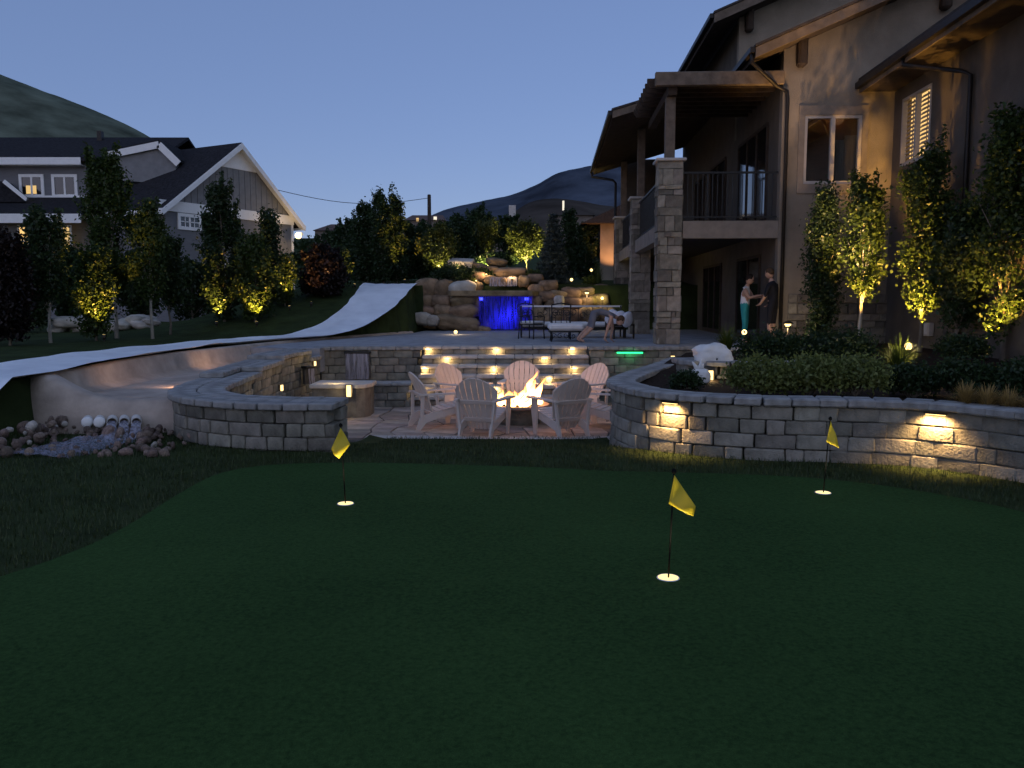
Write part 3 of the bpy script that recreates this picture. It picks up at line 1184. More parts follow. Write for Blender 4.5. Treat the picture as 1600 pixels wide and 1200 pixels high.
# right wing: wall facing the patio with the shuttered window
WX, WY0 = 5.46, -10.0
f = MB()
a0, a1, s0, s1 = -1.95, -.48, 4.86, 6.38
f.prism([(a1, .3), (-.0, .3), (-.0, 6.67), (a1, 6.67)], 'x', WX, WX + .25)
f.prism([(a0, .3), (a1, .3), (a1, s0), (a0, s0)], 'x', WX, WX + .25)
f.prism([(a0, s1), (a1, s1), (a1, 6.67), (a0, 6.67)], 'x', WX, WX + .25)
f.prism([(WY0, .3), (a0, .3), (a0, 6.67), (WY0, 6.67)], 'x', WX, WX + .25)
part(f, 'wing_wall', 'stucco_shade')
sw = link('shuttered_window', None, parent=hs)
sw['label'] = 'window with glowing slatted shutters under the low eave'
t = MB()
for a, b, c, d in ((a0, a1, s1 - .06, s1), (a0, a1, s0, s0 + .06), (a0, a0 + .06, s0, s1), (a1 - .06, a1, s0, s1), ((a0 + a1) / 2 - .04, (a0 + a1) / 2 + .04, s0, s1)):
    t.box(WX - .015, WX + .09, a, b, c, d)
part(t, 'frame', 'wframe', sw)
for hh in range(2):
    y0 = a0 + .06 if hh == 0 else (a0 + a1) / 2 + .04
    y1 = (a0 + a1) / 2 - .04 if hh == 0 else a1 - .06
    n = 15
    for i in range(n):
        z = s0 + .09 + i * (s1 - s0 - .16) / n
        part(MB().bar((WX + .10, y0, z + .03), (WX + .10, y1, z + .03), .012, .075, (.55, 0, .83)), 'slat', 'shutter', sw)
    part(MB().box(WX + .085, WX + .10, (y0 + y1) / 2 - .012, (y0 + y1) / 2 + .012, s0 + .08, s1 - .08), 'tilt_bar', 'shutter', sw)
part(MB().box(WX + .20, WX + .21, a0, a1, s0, s1), 'lit_room', EM['winlit'], sw)
wing = link('wing_roof', None, parent=hs)
EWX, EWZ = 4.66, 6.67
part(MB().box(EWX, WX + .3, WY0, -.02, EWZ, EWZ + .03), 'soffit', 'soffit', wing)
part(MB().box(EWX - .03, EWX, WY0, -.02, EWZ - .03, EWZ + .22), 'fascia', 'timber2', wing)
part(MB().box(EWX - .14, EWX - .03, WY0, -.04, EWZ + .06, EWZ + .19), 'gutter', 'gutter', wing)
part(MB().prism([(EWX - .06, EWZ + .225), (9.5, EWZ + .225 + SL * 4.64), (9.5, EWZ + .30 + SL * 4.64), (EWX - .06, EWZ + .30)], 'y', WY0, -.02), 'tiles', 'roof', wing)
part(MB().prism([(WX + .25, EWZ + .03), (9.5, EWZ + .03), (9.5, EWZ + .2 + SL * 4.5), (WX + .25, EWZ + .5)], 'y', -.3, -.05), 'end_fill', 'stucco', wing)

# downspouts and brackets
def pipe(pts, r_=.045):
    part(MB().tube(pts, r_, 8), 'downspout', 'gutter')


pipe([(1.98, -.62, 7.43), (1.99, -.62, 7.2), (2.68, -.18, 6.78), (2.94, -.09, 6.68), (2.96, -.09, 6.5), (2.96, -.09, .72)])
pipe([(4.60, -2.5, 6.74), (4.62, -2.5, 6.60), (5.29, -3.6, 6.18), (5.38, -3.75, 6.07), (5.39, -3.75, .72)])
pipe([(-.92, 14.4, 7.05), (-.88, 14.4, 6.85), (-.1, 13.6, 6.6), (.0, 13.4, 6.45), (.0, 13.3, .72)], .05)
for x, y, z0 in ((3.12, 4.88, 9.52), (3.24, -.02, 7.22), (6.45, -.02, 8.45)):
    b = MB().prism([(-.11, 0), (.11, 0), (.11, .75), (-.11, .75)], 'y', -.28, 0)
    o = part(b, 'bracket', 'timber', hs, .05)
    o.location = (x, y, z0)
# stone base at the foot of the facade
r = random.Random(77)
z = .72
while z < 1.75:
    x = 3.14
    hh = r.choice((.16, .22, .26))
    while x < 5.5:
        L = r.choice((.22, .32, .44))
        link('base_stone', block_mesh(L - .01, .08, hh - .01, r.randrange(3), MT['stone'], .016, .008), None, hs, (x + L / 2, -.03, z + hh / 2))
        x += L
    z += hh

# ------------------------------------------------------------------ grey neighbour house on the left
P0 = at(260, 400, 40.0)
P1 = at(458, 400, 47.6)
P0.z = P1.z = 0
e = (P1 - P0)
GW = e.length
ga = math.atan2(e.y, e.x)
nh = thing('grey_house', 'grey clapboard house with white trim and charcoal roofs behind the left trees', 'house', (P0.x, P0.y, 0), ga)


def nl(px, py):
    """pixel -> (along the gable face, height)"""
    d = ray(px, py)
    ex, ey = math.cos(ga), math.sin(ga)
    # solve s*d.xy = P0 + t*e
    det = d.x * (-ey) - d.y * (-ex)
    s = (P0.x * (-ey) - P0.y * (-ex)) / det
    t = (d.x * P0.y - d.y * P0.x) / det
    return t, CAMZ + s * d.z


ZB, ZA = 6.33, 9.75            # band (eave) height, ridge height
XA = nl(366, 228)[0]
npart = lambda mb, nm, m, parent=nh: mb.build(nm, MT[m] if isinstance(m, str) else m, parent)
npart(MB().box(0, GW, 0, 11, .5, ZB), 'lower_wall', 'siding')
XA = GW * .53
npart(MB().prism([(0, ZB), (GW, ZB), (XA, ZA)], 'y', 0, 11), 'gable_wall', 'siding')
k = (ZA - ZB) / XA
k2 = (ZA - ZB) / (GW - XA)
zc = ZB + (ZA - ZB) * .66
xl, xr = (zc - ZB) / k, GW - (zc - ZB) / k2
# board-and-batten: separate boards up to the white peak
nb = 22
for i in range(nb):
    x0, x1 = GW * i / nb + .02, GW * (i + 1) / nb - .02
    def top(x):
        return min(zc, ZB + k * x if x < XA else ZB + k2 * (GW - x))
    if min(top(x0), top(x1)) < ZB + .3:
        continue
    npart(MB().prism([(x0, ZB + .2), (x1, ZB + .2), (x1, top(x1)), (x0, top(x0))], 'y', -.03, -.004), 'board', 'batten')
npart(MB().prism([(xl - .15, zc), (xr + .15, zc), (XA, ZA + .05)], 'y', -.07, -.005), 'gable_peak', 'trim')
npart(MB().box(-.3, GW + .05, -.08, -.004, ZB - .28, ZB + .22), 'band_board', 'trim')
npart(MB().box(GW - .12, GW + .03, -.05, .12, .5, ZB - .28), 'corner_board', 'trim')


def roof_pair(parent, x0, xm, x1, z0, z1, y0, y1, over=.5, th=.16, zr=None):
    ka, kb = (z1 - z0) / (xm - x0), (z1 - z0) / (x1 - xm)
    for (xa, kk, sgn) in ((x0, ka, -1), (x1, kb, 1)):
        xe = xa + sgn * over
        ze = z0 - kk * over
        rr = npart(MB().prism([(xe, ze), (xm, z1), (xm, z1 + th), (xe, ze + th)], 'y', y0 - over + .06, y1), 'roof_slope', 'shingle', parent)
        npart(MB().prism([(xe, ze - .17), (xm, z1 - .17), (xm, z1 + th - .03), (xe, ze + th - .03)], 'y', y0 - over, y0 - over + .055), 'fascia', 'trim', rr)
        npart(MB().prism([(xe, ze - .03), (xm, z1 - .03), (xm, z1 - .004), (xe, ze - .004)], 'y', y0 - over + .06, y0 - .08), 'soffit', 'trim', rr)
        npart(MB().box(min(xe, xe + sgn * .06), max(xe, xe + sgn * .06), y0 - over, y1, ze - .12, ze + th - .02), 'eave_board', 'trim', rr)


roof_pair(nh, 0, XA, GW, ZB, ZA, 0, 11)


def neighbour_window(parent, x0, x1, z0, z1, y, inside, nx_=2, ny_=1, fr=.12, nm='window'):
    wnd = link(nm, None, parent=parent)
    t_ = MB()
    t_.box(x0 - fr, x1 + fr, y - .06, y, z1, z1 + fr)
    t_.box(x0 - fr, x1 + fr, y - .06, y, z0 - fr, z0)
    t_.box(x0 - fr, x0, y - .06, y, z0, z1)
    t_.box(x1, x1 + fr, y - .06, y, z0, z1)
    for i in range(1, nx_):
        xx = x0 + (x1 - x0) * i / nx_
        wv_ = .05 if i * 2 == nx_ else .02
        t_.box(xx - wv_, xx + wv_, y - .045, y, z0, z1)
    for i in range(1, ny_):
        zz = z0 + (z1 - z0) * i / ny_
        t_.box(x0, x1, y - .045, y, zz - .02, zz + .02)
    npart(t_, 'frame', 'trim', wnd)
    for i in range(nx_ if nx_ < 3 else 2):
        n_ = nx_ if nx_ < 3 else 2
        npart(MB().box(x0 + (x1 - x0) * i / n_, x0 + (x1 - x0) * (i + 1) / n_, y - .02, y - .012, z0, z1), 'pane', inside[i % len(inside)], wnd)
    return wnd


t0, zt0 = nl(281, 338)
t1, zt1 = nl(310, 356)
neighbour_window(nh, t0, t1, zt1, zt0, -.004, ('darkglass',), 4, 2, .16)
neighbour_window(nh, 2.9, 4.1, 2.2, 3.6, -.004, ('darkglass',), 2, 1, .14)

# left block of the same house, square to the camera; its own frame under the house
lb = link('left_block', None, parent=nh)
lb.matrix_world = Matrix.Identity(4)
lb.matrix_parent_inverse = Matrix.Identity(4)
lb.matrix_basis = (Matrix.Translation((P0.x, P0.y, 0)) @ Matrix.Rotation(ga, 4, 'Z')).inverted()
YF = 44.0
X0, X1 = at(-120, 250, YF).x, at(134, 250, YF).x
zE = at(60, 251, YF).z
zL = at(60, 318, YF).z
npart(MB().box(X0, X1, YF, YF + 7, 4.5, zE), 'upper_wall', 'siding', lb)
npart(MB().prism([(YF - .5, zE - .1), (YF + 3.6, at(60, 219, YF + 3.6).z), (YF + 3.6, at(60, 219, YF + 3.6).z + .15), (YF - .5, zE + .1)], 'x', X0, X1 + 4.0), 'upper_roof', 'shingle', lb)
npart(MB().prism([(YF + 8, zE - .1), (YF + 3.6, at(60, 219, YF + 3.6).z), (YF + 3.6, at(60, 219, YF + 3.6).z + .15), (YF + 8, zE + .1)], 'x', X0, X1 + 4.0), 'rear_roof', 'shingle', lb)
npart(MB().box(X0, X1, YF - .56, YF - .5, zE - .28, zE + .08), 'fascia', 'trim', lb)
npart(MB().box(X0, X1, YF - .5, YF, zE - .30, zE - .26), 'soffit', 'trim', lb)
npart(MB().box(at(157, 230, YF + 3).x - .12, at(157, 230, YF + 3).x + .12, YF + 2.9, YF + 3.2, at(60, 219, YF + 3.6).z - .8, at(157, 205, YF + 3).z), 'vent_pipe', 'iron', lb)
for i, (pa, pb) in enumerate(((35, 65), (86, 117))):
    w_ = neighbour_window(lb, at(pa, 290, YF).x, at(pb, 290, YF).x, at(50, 304, YF).z, at(50, 277, YF).z, YF - .004, ('darkglass',), 2, 1, .15)
    if i == 0:
        npart(MB().box(at(41, 290, YF).x, at(57, 290, YF).x, YF - .035, YF - .022, at(50, 303, YF).z, at(50, 290, YF).z), 'lit_curtain', EM['winlit_low'], w_)
# lower porch roof, porch wall and its lit windows
zp0, zp1 = at(60, 338, YF - 3).z, at(60, 312, YF).z
XP1 = at(125, 338, YF - 3).x
npart(MB().prism([(YF - 3, zp0), (YF, zp1), (YF, zp1 + .14), (YF - 3, zp0 + .14)], 'x', X0, XP1), 'porch_roof', 'shingle', lb)
npart(MB().box(X0, XP1 + .05, YF - 3.07, YF - 3.0, zp0 - .32, zp0 + .12), 'porch_fascia', 'trim', lb)
npart(MB().box(at(40, 312, YF).x, XP1, YF - .1, YF - .02, zp1 + .02, zp1 + .2), 'porch_flashing', 'trim', lb)
npart(MB().prism([(at(-60, 284, YF - 1).x, at(0, 318, YF - 1).z), (at(42, 312, YF - 1).x, at(0, 316, YF - 1).z), (at(6, 284, YF - 1).x, at(6, 284, YF - 1).z), (at(-60, 284, YF - 1).x, at(6, 284, YF - 1).z)], 'y', YF - 1.2, YF - .3), 'porch_gable_roof', 'shingle', lb)
npart(MB().bar((at(6, 284, YF - 1.3).x, YF - 1.3, at(6, 283, YF - 1.3).z), (at(42, 312, YF - 1.3).x, YF - 1.3, at(42, 312, YF - 1.3).z), .08, .18), 'porch_gable_fascia', 'trim', lb)
npart(MB().box(X0, at(135, 400, YF).x, YF - 2.2, YF - 1.0, .5, zp0), 'porch_wall', 'siding', lb)
for pa, pb, mm in ((32, 46, 'winlit'), (48, 62, 'winlit'), (82, 90, 'winlit_low'), (100, 110, 'winlit_low')):
    yy = YF - 2.2
    neighbour_window(lb, at(pa, 375, yy).x, at(pb, 375, yy).x, at(50, 398, yy).z, at(50, 355, yy).z, yy - .004, (EM[mm],), 1, 2, .10)
# small middle gable
YM = 43.2
mg = [at(166, 243, YM), at(248, 226, YM), at(279, 256, YM)]
npart(MB().prism([(mg[0].x + .3, mg[0].z - 1.2), (mg[2].x - .3, mg[2].z - 1.0), (mg[2].x - .2, mg[2].z), (mg[1].x, mg[1].z), (mg[0].x + .3, mg[0].z - .1)], 'y', YM + .16, YM + 5), 'middle_gable', 'batten', lb)
for a, b in ((mg[0], mg[1]), (mg[2], mg[1])):
    npart(MB().bar((a.x, YM, a.z), (b.x, YM, b.z), .06, .34), 'gable_fascia', 'trim', lb)
    npart(MB().prism([(a.x, a.z + .1), (b.x, b.z + .1), (b.x, b.z + .26), (a.x, a.z + .26)], 'y', YM + .05, YM + 7), 'gable_roof', 'shingle', lb)
npart(MB().prism([(mg[0].x - .5, 5.6), (at(250, 300, 42).x, 5.6), (at(250, 250, 42).x, mg[2].z - .3), (mg[0].x - .5, mg[2].z - .3)], 'y', YM + .6, YM + 1.0), 'link_roof', 'shingle', lb)
npart(MB().box(X1 - 1.2, at(230, 400, 42).x, YF - 1.5, YF + 5, .5, 6.0), 'middle_wall', 'siding', lb)

for ch_ in list(lb.children):                     # parts hang straight off the house
    mb_ = lb.matrix_basis @ ch_.matrix_basis
    ch_.parent = nh
    ch_.matrix_basis = mb_
bpy.data.objects.remove(lb)

# ------------------------------------------------------------------ hills and mountains
def ridge(name, pts, dist, depth, m, seed, rough_):
    """mountain with a foot towards the camera and a back slope behind its skyline"""
    crest = catmull([at(px, py, dist) for px, py in pts], 14)
    rows = []
    for f_, hf in ((-1.0, -.02), (-.75, .20), (-.5, .46), (-.25, .74), (-.1, .91), (0, 1.0), (.25, .8), (1.0, .0)):
        row = []
        for i, c in enumerate(crest):
            a = 1 if f_ == 0 else .9
            nz = noise.fractal(Vector((c.x * rough_[0], f_ * 3 + seed, 0)), 1.0, 2.0, 5)
            z = c.z * hf + nz * c.z * rough_[1] * (1 if abs(f_) < .9 else 0)
            row.append((c.x * (1 + f_ * depth / dist * .4), c.y + f_ * depth, max(z, -2 if abs(f_) == 1 else 2)))
        rows.append(row)
    n_ = len(crest)
    v_ = [p for row in rows for p in row]
    f_ = [(j * n_ + i, j * n_ + i + 1, (j + 1) * n_ + i + 1, (j + 1) * n_ + i) for j in range(len(rows) - 1) for i in range(n_ - 1)]
    return struct(MB().add(v_, f_, True).build(name, m))


ridge('hill', [(-520, 60), (-300, 48), (-120, 70), (0, 116), (60, 140), (110, 158), (170, 182), (230, 212), (300, 262), (380, 330), (480, 380), (620, 400)], 420, 250, MT['hillL'], 2, (.02, .012))
ridge('mountain', [(420, 400), (560, 372), (650, 346), (700, 327), (760, 312), (800, 304), (840, 289), (868, 272), (900, 263), (950, 257), (1010, 262), (1080, 250), (1180, 255), (1350, 230), (1600, 240), (1900, 260)], 1500, 700, MT['hillR'], 5, (.012, .014))
ridge('hill', [(560, 420), (640, 388), (720, 362), (790, 338), (830, 316), (880, 310), (950, 322), (1040, 330), (1300, 330)], 520, 240, MT['hillB'], 9, (.02, .012))

# ------------------------------------------------------------------ far houses on the hillside
def far_house(label, px0, px1, py_eave, py_ridge, dist, roofm, wins, hip=.28, chim=None):
    a, b = at(px0, py_eave, dist), at(px1, py_eave, dist)
    zr_ = at(px0, py_ridge, dist).z
    h_ = thing('far_house', label, 'house', (a.x, dist, 0), 0, 'houses up on the hillside')
    W_ = b.x - a.x
    npart(MB().box(W_ * .04, W_ * .96, .5, 9, terrain(a.x, dist) - 3, a.z), 'wall', 'farwall', h_)
    rf_ = MB()
    dx = W_ * hip
    vs_ = [(0, 0, a.z), (W_, 0, a.z), (W_, 9.5, a.z), (0, 9.5, a.z), (dx, 4.7, zr_), (W_ - dx, 4.7, zr_)]
    rf_.add(vs_, [(0, 1, 5, 4), (1, 2, 5), (2, 3, 4, 5), (3, 0, 4), (3, 2, 1, 0)])
    rf_ = npart(rf_, 'roof', roofm, h_)
    if chim:
        c0, c1 = at(chim[0], chim[2], dist).x - a.x, at(chim[1], chim[2], dist).x - a.x
        npart(MB().box(c0, c1, 3, 4, a.z, at(0, chim[2], dist).z), 'chimney', 'curb', rf_)
    for (wa, wb_, wt_, wbm, lit) in wins:
        npart(MB().box(at(wa, 0, dist).x - a.x, at(wb_, 0, dist).x - a.x, .40, .48, at(0, wbm, dist).z, at(0, wt_, dist).z), 'window', EM[lit] if lit else MT['darkglass'], h_)


far_house('far hillside house with long clay roof left of the utility pole', 488, 556, 360, 346, 130, 'redroof', [(500, 505, 361, 366, None), (520, 526, 361, 366, None)])
far_house('far hillside house with low dark roof between trees', 548, 618, 356, 343, 138, 'shingle', [])
far_house('far gabled house with two small lit windows behind the utility pole', 630, 696, 344, 331, 120, 'redroof', [(646, 650, 340, 345, 'winlit_low'), (674, 679, 338, 344, 'winwhite'), (660, 666, 354, 360, 'winwhite')], .12)
far_house('far house under the mountain with a pale square chimney', 760, 842, 352, 338, 100, 'hillB', [], .3, (795, 806, 316))
far_house('far house with one tall bright window strip beside the spruce', 862, 930, 336, 322, 110, 'hillB', [(881, 884, 313, 328, 'winwhite')], .3)
# wing of the next house along, its wall lit orange
a = at(932, 345, 40)
b = at(962, 345, 40)
h_ = thing('next_house', 'end of a farther house with orange lit wall beyond the columns', 'house', (a.x, 40, 0), 0)
npart(MB().box(0.25, 5, .6, 6, .5, a.z), 'wall', 'stucco', h_)
npart(MB().prism([(-.7, a.z - .1), (5.6, a.z - .1), (3, a.z + 1.6)], 'y', 0, 7), 'roof', 'roof', h_)
lamp('wall_uplight', 'SPOT', (.75, -.5, 3.1), 240, (1.0, .45, .18), h_, .05, aim((.75, -.5, 3.1), (.8, .6, 5.0)), 1.5)

# utility pole and wires
pb = at(671, 352, 62)
up = thing('utility_pole', 'dark utility pole rising above the back trees', 'pole', (pb.x, 62, 0))
npart(MB().tube([(0, 0, terrain(pb.x, 62) - .5), (0, 0, at(671, 305, 62).z)], [.17, .13], 8), 'pole_shaft', 'timber', up)
npart(MB().box(-.1, .1, -.1, .1, at(671, 304, 62).z - .5, at(671, 304, 62).z), 'pole_top', 'timber', up)
wr_ = MB()
A_, B_ = Vector((pb.x, 62, at(671, 307, 62).z - .1)), at(430, 296, 56)
pts = [A_.lerp(B_, t / 12) - Vector((0, 0, 1.3 * math.sin(PI * t / 12) * .5)) for t in range(13)]
tag(wr_.tube(pts, .02, 4).build('overhead_wire', MT['iron']), 'thin overhead wire running from the utility pole to the grey house', 'wire')

# ------------------------------------------------------------------ boulder waterfall at the back of the patio
wf = thing('boulder_waterfall', 'sandstone boulder waterfall glowing blue at the back of the patio', 'waterfall', (-.2, 30.4, ZPAT))
WO = Vector(wf.location)
r = random.Random(3)


def boulder(px, py, w, h, Y, pale=False, depth=None, parent=wf, name='boulder', m=None):
    c = at(px, py, Y)
    s = Y / FPX
    sx, sz = w * s, h * s
    sy = depth or (sx + sz) * .5
    me = rock_mesh(r.randrange(9), m or (MT['boulder_pale'] if pale else MT['boulder']), 3.4)
    link(name, me, None, parent, c - WO, (r.uniform(-.12, .12), r.uniform(-.15, .15), r.uniform(-.35, .35)), (sx * 1.12, sy * 1.1, sz * 1.12))


for (px, py, w, h, Y, pale) in [
    (668, 452, 36, 30, 30.9, 0), (694, 453, 28, 28, 30.8, 0), (722, 455, 40, 28, 30.6, 1), (742, 449, 22, 16, 31.0, 0),
    (662, 474, 28, 24, 30.6, 0), (690, 472, 30, 20, 30.5, 0), (724, 472, 38, 20, 30.4, 0),
    (664, 488, 30, 18, 30.3, 0), (692, 487, 28, 20, 30.3, 0), (724, 488, 42, 22, 30.2, 0), (741, 478, 16, 30, 30.5, 0),
    (714, 505, 64, 22, 30.0, 0), (676, 506, 26, 14, 30.0, 0), (643, 500, 16, 16, 29.6, 1), (628, 507, 18, 12, 29.3, 1), (652, 478, 16, 18, 30.4, 0), (650, 462, 18, 16, 30.7, 0), (660, 498, 24, 18, 29.5, 1), (676, 501, 18, 15, 29.4, 1),
    (738, 512, 22, 12, 29.7, 0), (757, 515, 18, 9, 29.6, 0),
    (838, 455, 22, 20, 30.8, 0), (838, 474, 16, 20, 30.5, 0), (840, 492, 20, 24, 30.3, 0), (856, 448, 26, 18, 31.0, 0), (852, 464, 26, 16, 30.7, 0), (872, 462, 26, 14, 30.8, 0), (893, 458, 28, 16, 30.9, 0), (914, 456, 28, 14, 31.1, 0),
    (866, 477, 26, 18, 30.6, 0), (874, 472, 14, 18, 30.2, 1), (892, 474, 30, 18, 30.6, 0), (916, 472, 28, 18, 30.8, 0), (938, 470, 26, 20, 31.0, 0), (862, 494, 30, 20, 30.3, 0), (892, 494, 32, 20, 30.3, 0), (922, 492, 32, 22, 30.4, 0), (948, 492, 26, 22, 30.6, 0), (940, 452, 24, 14, 31.3, 0),
    (818, 440, 17, 16, 31.0, 0), (802, 438, 15, 12, 31.0, 0), (786, 440, 16, 12, 30.9, 0), (768, 438, 20, 12, 31.2, 0), (748, 432, 22, 14, 31.6, 0), (797, 426, 44, 14, 32.0, 0), (762, 422, 34, 12, 32.2, 0), (836, 436, 24, 14, 31.5, 0), (776, 410, 30, 12, 32.6, 0), (744, 416, 30, 10, 32.3, 0),
]:
    boulder(px, py, w, h, Y, pale)
# the big tilted slab on top, the overhanging ledge, the grotto behind the water
c = at(722, 413, 32.2) - WO
o = MB().prism([(-.46, -.20), (.42, -.14), (.44, .16), (-.52, .20)], 'y', -.3, .3).build('top_slab', MT['curb'], wf, c, bevel=.03)
o.rotation_euler = (.25, 0, -.1)
a, b = at(704, 458, 30.0), at(836, 458, 30.0)
led = MB().prism([(a.x, 29.95), (b.x - .1, 29.9), (b.x + .15, 30.5), (b.x, 31.4), (a.x, 31.4), (a.x - .2, 30.6)], 'z', at(0, 463, 30).z, at(0, 454, 30).z)
o = led.build('ledge_slab', MT['boulder'], wf, -WO, bevel=.03)
g = MB()
x0, x1, zt = at(738, 0, 30.6).x, at(840, 0, 30.6).x, at(0, 462, 30.6).z
g.box(x0, x1, 31.2, 31.4, ZPAT - .1, zt)
g.box(x0 - .25, x0, 30.4, 31.3, ZPAT - .1, zt)
g.box(x1, x1 + .2, 30.4, 31.3, ZPAT - .1, zt)
g.build('grotto_wall', MT['mortar'], wf, -WO)
# falling sheet of water: a rippled curtain
vs, fs = [], []
xa, xb = at(746, 0, 30.15).x, at(832, 0, 30.15).x
NXW, NZW = 60, 7
for j in range(NZW):
    for i in range(NXW):
        t = i / (NXW - 1)
        z = zt - .03 - (zt - ZPAT - .02) * j / (NZW - 1)
        y = 30.14 - .05 * (j / (NZW - 1)) ** .5 + .03 * noise.noise(Vector((t * 26, j * .25, 0)))
        vs.append((xa + (xb - xa) * t, y, z))
for j in range(NZW - 1):
    for i in range(NXW - 1):
        fs.append((j * NXW + i, j * NXW + i + 1, (j + 1) * NXW + i + 1, (j + 1) * NXW + i))
MB().add(vs, fs, True).build('water_curtain', MT['fall'], wf, -WO)
MB().box(xa - .05, xb + .05, 29.75, 31.2, ZPAT + .004, ZPAT + .05).build('catch_pool', MT['pool'], wf, -WO)
for px in (751, 823):
    p = at(px, 467, 30.35) - WO
    MB().box(-.08, .08, -.02, .02, -.05, .05).build('blue_lamp', EM['led_blue'], wf, p)
for px, py, pw in ((792, 494, 13), (776, 502, 6), (807, 488, 6), (823, 469, 3), (752, 469, 2.2)):
    lamp('blue_glow', 'POINT', at(px, py, 30.42) - WO, pw, (.03, .03, 1.0), wf, .06)
# thin cascade over the upper rocks
for px, w in ((778, 26), (800, 16)):
    p = at(px, 440, 30.75) - WO
    vs, fs = [], []
    for j in range(6):
        for i in range(8):
            t = i / 7 - .5
            vs.append((p.x + t * w * .0235, p.y - .06 * j / 5 + .02 * noise.noise(Vector((t * 9, j, px))), p.z + .17 - .34 * j / 5))
    for j in range(5):
        for i in range(7):
            fs.append((j * 8 + i, j * 8 + i + 1, (j + 1) * 8 + i + 1, (j + 1) * 8 + i))
    MB().add(vs, fs, True).build('cascade', MT['spray'], wf)

# ------------------------------------------------------------------ flagsticks with lit cups on the green
def flagstick(px, py, top, poly, label):
    p = on_z(px, py, 0.016)
    t = thing('golf_flag', label, 'flag', p, 0, 'flags on the putting green')
    k = p.y / FPX * 1.0
    H = .70
    MB().tube([(0, 0, -.05), (.0 + (top[0] - px) * k, 0, H)], .0058, 8).build('pole', MT['pole'], t)
    MB().lathe([(.0, -.018), (.014, -.012), (.017, 0), (.012, .014), (.0, .02)], 10, ((top[0] - px) * k, 0, H)).build('finial', MT['pole'], t)
    # cup: rim ring with a glowing well inside
    ring = MB()
    n = 28
    vs, fs = [], []
    for i in range(n):
        a = 2 * PI * i / n
        for rr, z in ((.074, .001), (.070, .006), (.066, .003)):
            vs.append((rr * math.cos(a), rr * math.sin(a), z))
    for i in range(n):
        for j in range(2):
            q = (i + 1) % n
            fs.append((i * 3 + j, q * 3 + j, q * 3 + j + 1, i * 3 + j + 1))
    ring.add(vs, fs, True).build('cup_rim', MT['pvcw'], t)
    MB().lathe([(.0, .0035), (.066, .0035), (.066, .0045), (.0, .0045)], 24).build('cup_light', EM['cup'], t)
    # cloth: bilinear patch between four corners, rippled
    A, B, D_, E_ = [Vector(q) for q in poly]          # top, right, bottom, left
    base = Vector(((top[0] - px) * k, 0, H - .02))
    vs, fs = [], []
    N = 9
    for j in range(N):
        for i in range(N):
            u, v = i / (N - 1), j / (N - 1)
            q = A * (1 - u) * (1 - v) + B * u * (1 - v) + D_ * u * v + E_ * (1 - u) * v
            dep = -.012 + .028 * math.sin(u * 5 + v * 2.5) * (u * .6 + v * .5) - .03 * u * v
            vs.append(base + Vector((q.x, dep, q.y)))
    for j in range(N - 1):
        for i in range(N - 1):
            fs.append((j * N + i, j * N + i + 1, (j + 1) * N + i + 1, (j + 1) * N + i))
    o = MB().add(vs, fs, True).build('flag_cloth', MT['flagy'], t)
    md = o.modifiers.new('thick', 'SOLIDIFY')
    md.thickness = .003
    lamp('cup_lamp', 'SPOT', (.0, -.12, .02), 26, (1.0, .86, .50), t, .03, aim((0, -.12, 0), ((top[0] - px) * k + .03, -.0, .62)), .75, .9)
    lamp('cup_lamp', 'POINT', (0, 0, .03), .09, (1.0, .70, .30), t, .04)
    return t


flagstick(1044, 903, (1050, 740), [(0, 0), (.135, -.20), (.125, -.27), (-.03, -.19)], 'nearest yellow golf flag on black pole with a glowing cup')
flagstick(540, 787, (535, 660), [(0, 0), (.085, -.145), (-.02, -.275), (-.088, -.19)], 'yellow golf flag left of centre before the seat wall end')
flagstick(1286, 770, (1293, 655), [(0, 0), (.035, -.10), (.085, -.255), (-.03, -.20)], 'small yellow golf flag standing before the right planter wall')

# ------------------------------------------------------------------ drain pipes spilling onto the cobbles
rb = thing('cobble_bed', 'bed of loose brown and pale cobbles below the drain pipes', 'rocks', (-5.4, 10.6, 0))
r = random.Random(14)
cnt = 0
while cnt < 300:
    x, y = r.uniform(-8.2, -4.05), r.uniform(9.15, 11.45)
    if y < 9.35 + .12 * abs(x + 5.4) or (x > -4.7 and y > 10.9) or (x < -6.3 and y > 10.4):
        continue
    d2 = ((x + 5.25) / .62) ** 2 + ((y - 10.0) / .75) ** 2
    s = r.choice((.05, .07, .08, .10, .14)) * r.uniform(.7, 1.2)
    if d2 < 1:
        s *= .6
    z = .05 * S(9.3, 11.2, y) + .16 * S(1.0, .2, abs(x + 6.4)) * r.random()
    mt = MT['boulder_pale'] if (x < -5.9 and r.random() < .22) or r.random() < .04 else MT['cobble']
    link('cobble', rock_mesh(r.randrange(9), mt, 2.6, 2), None, rb, (x + 5.4, y - 10.6, z + s * .22), (r.uniform(0, 3), r.uniform(0, 3), r.uniform(0, 3)), (s * r.uniform(.9, 1.4), s, s * r.uniform(.6, .9)))
    cnt += 1

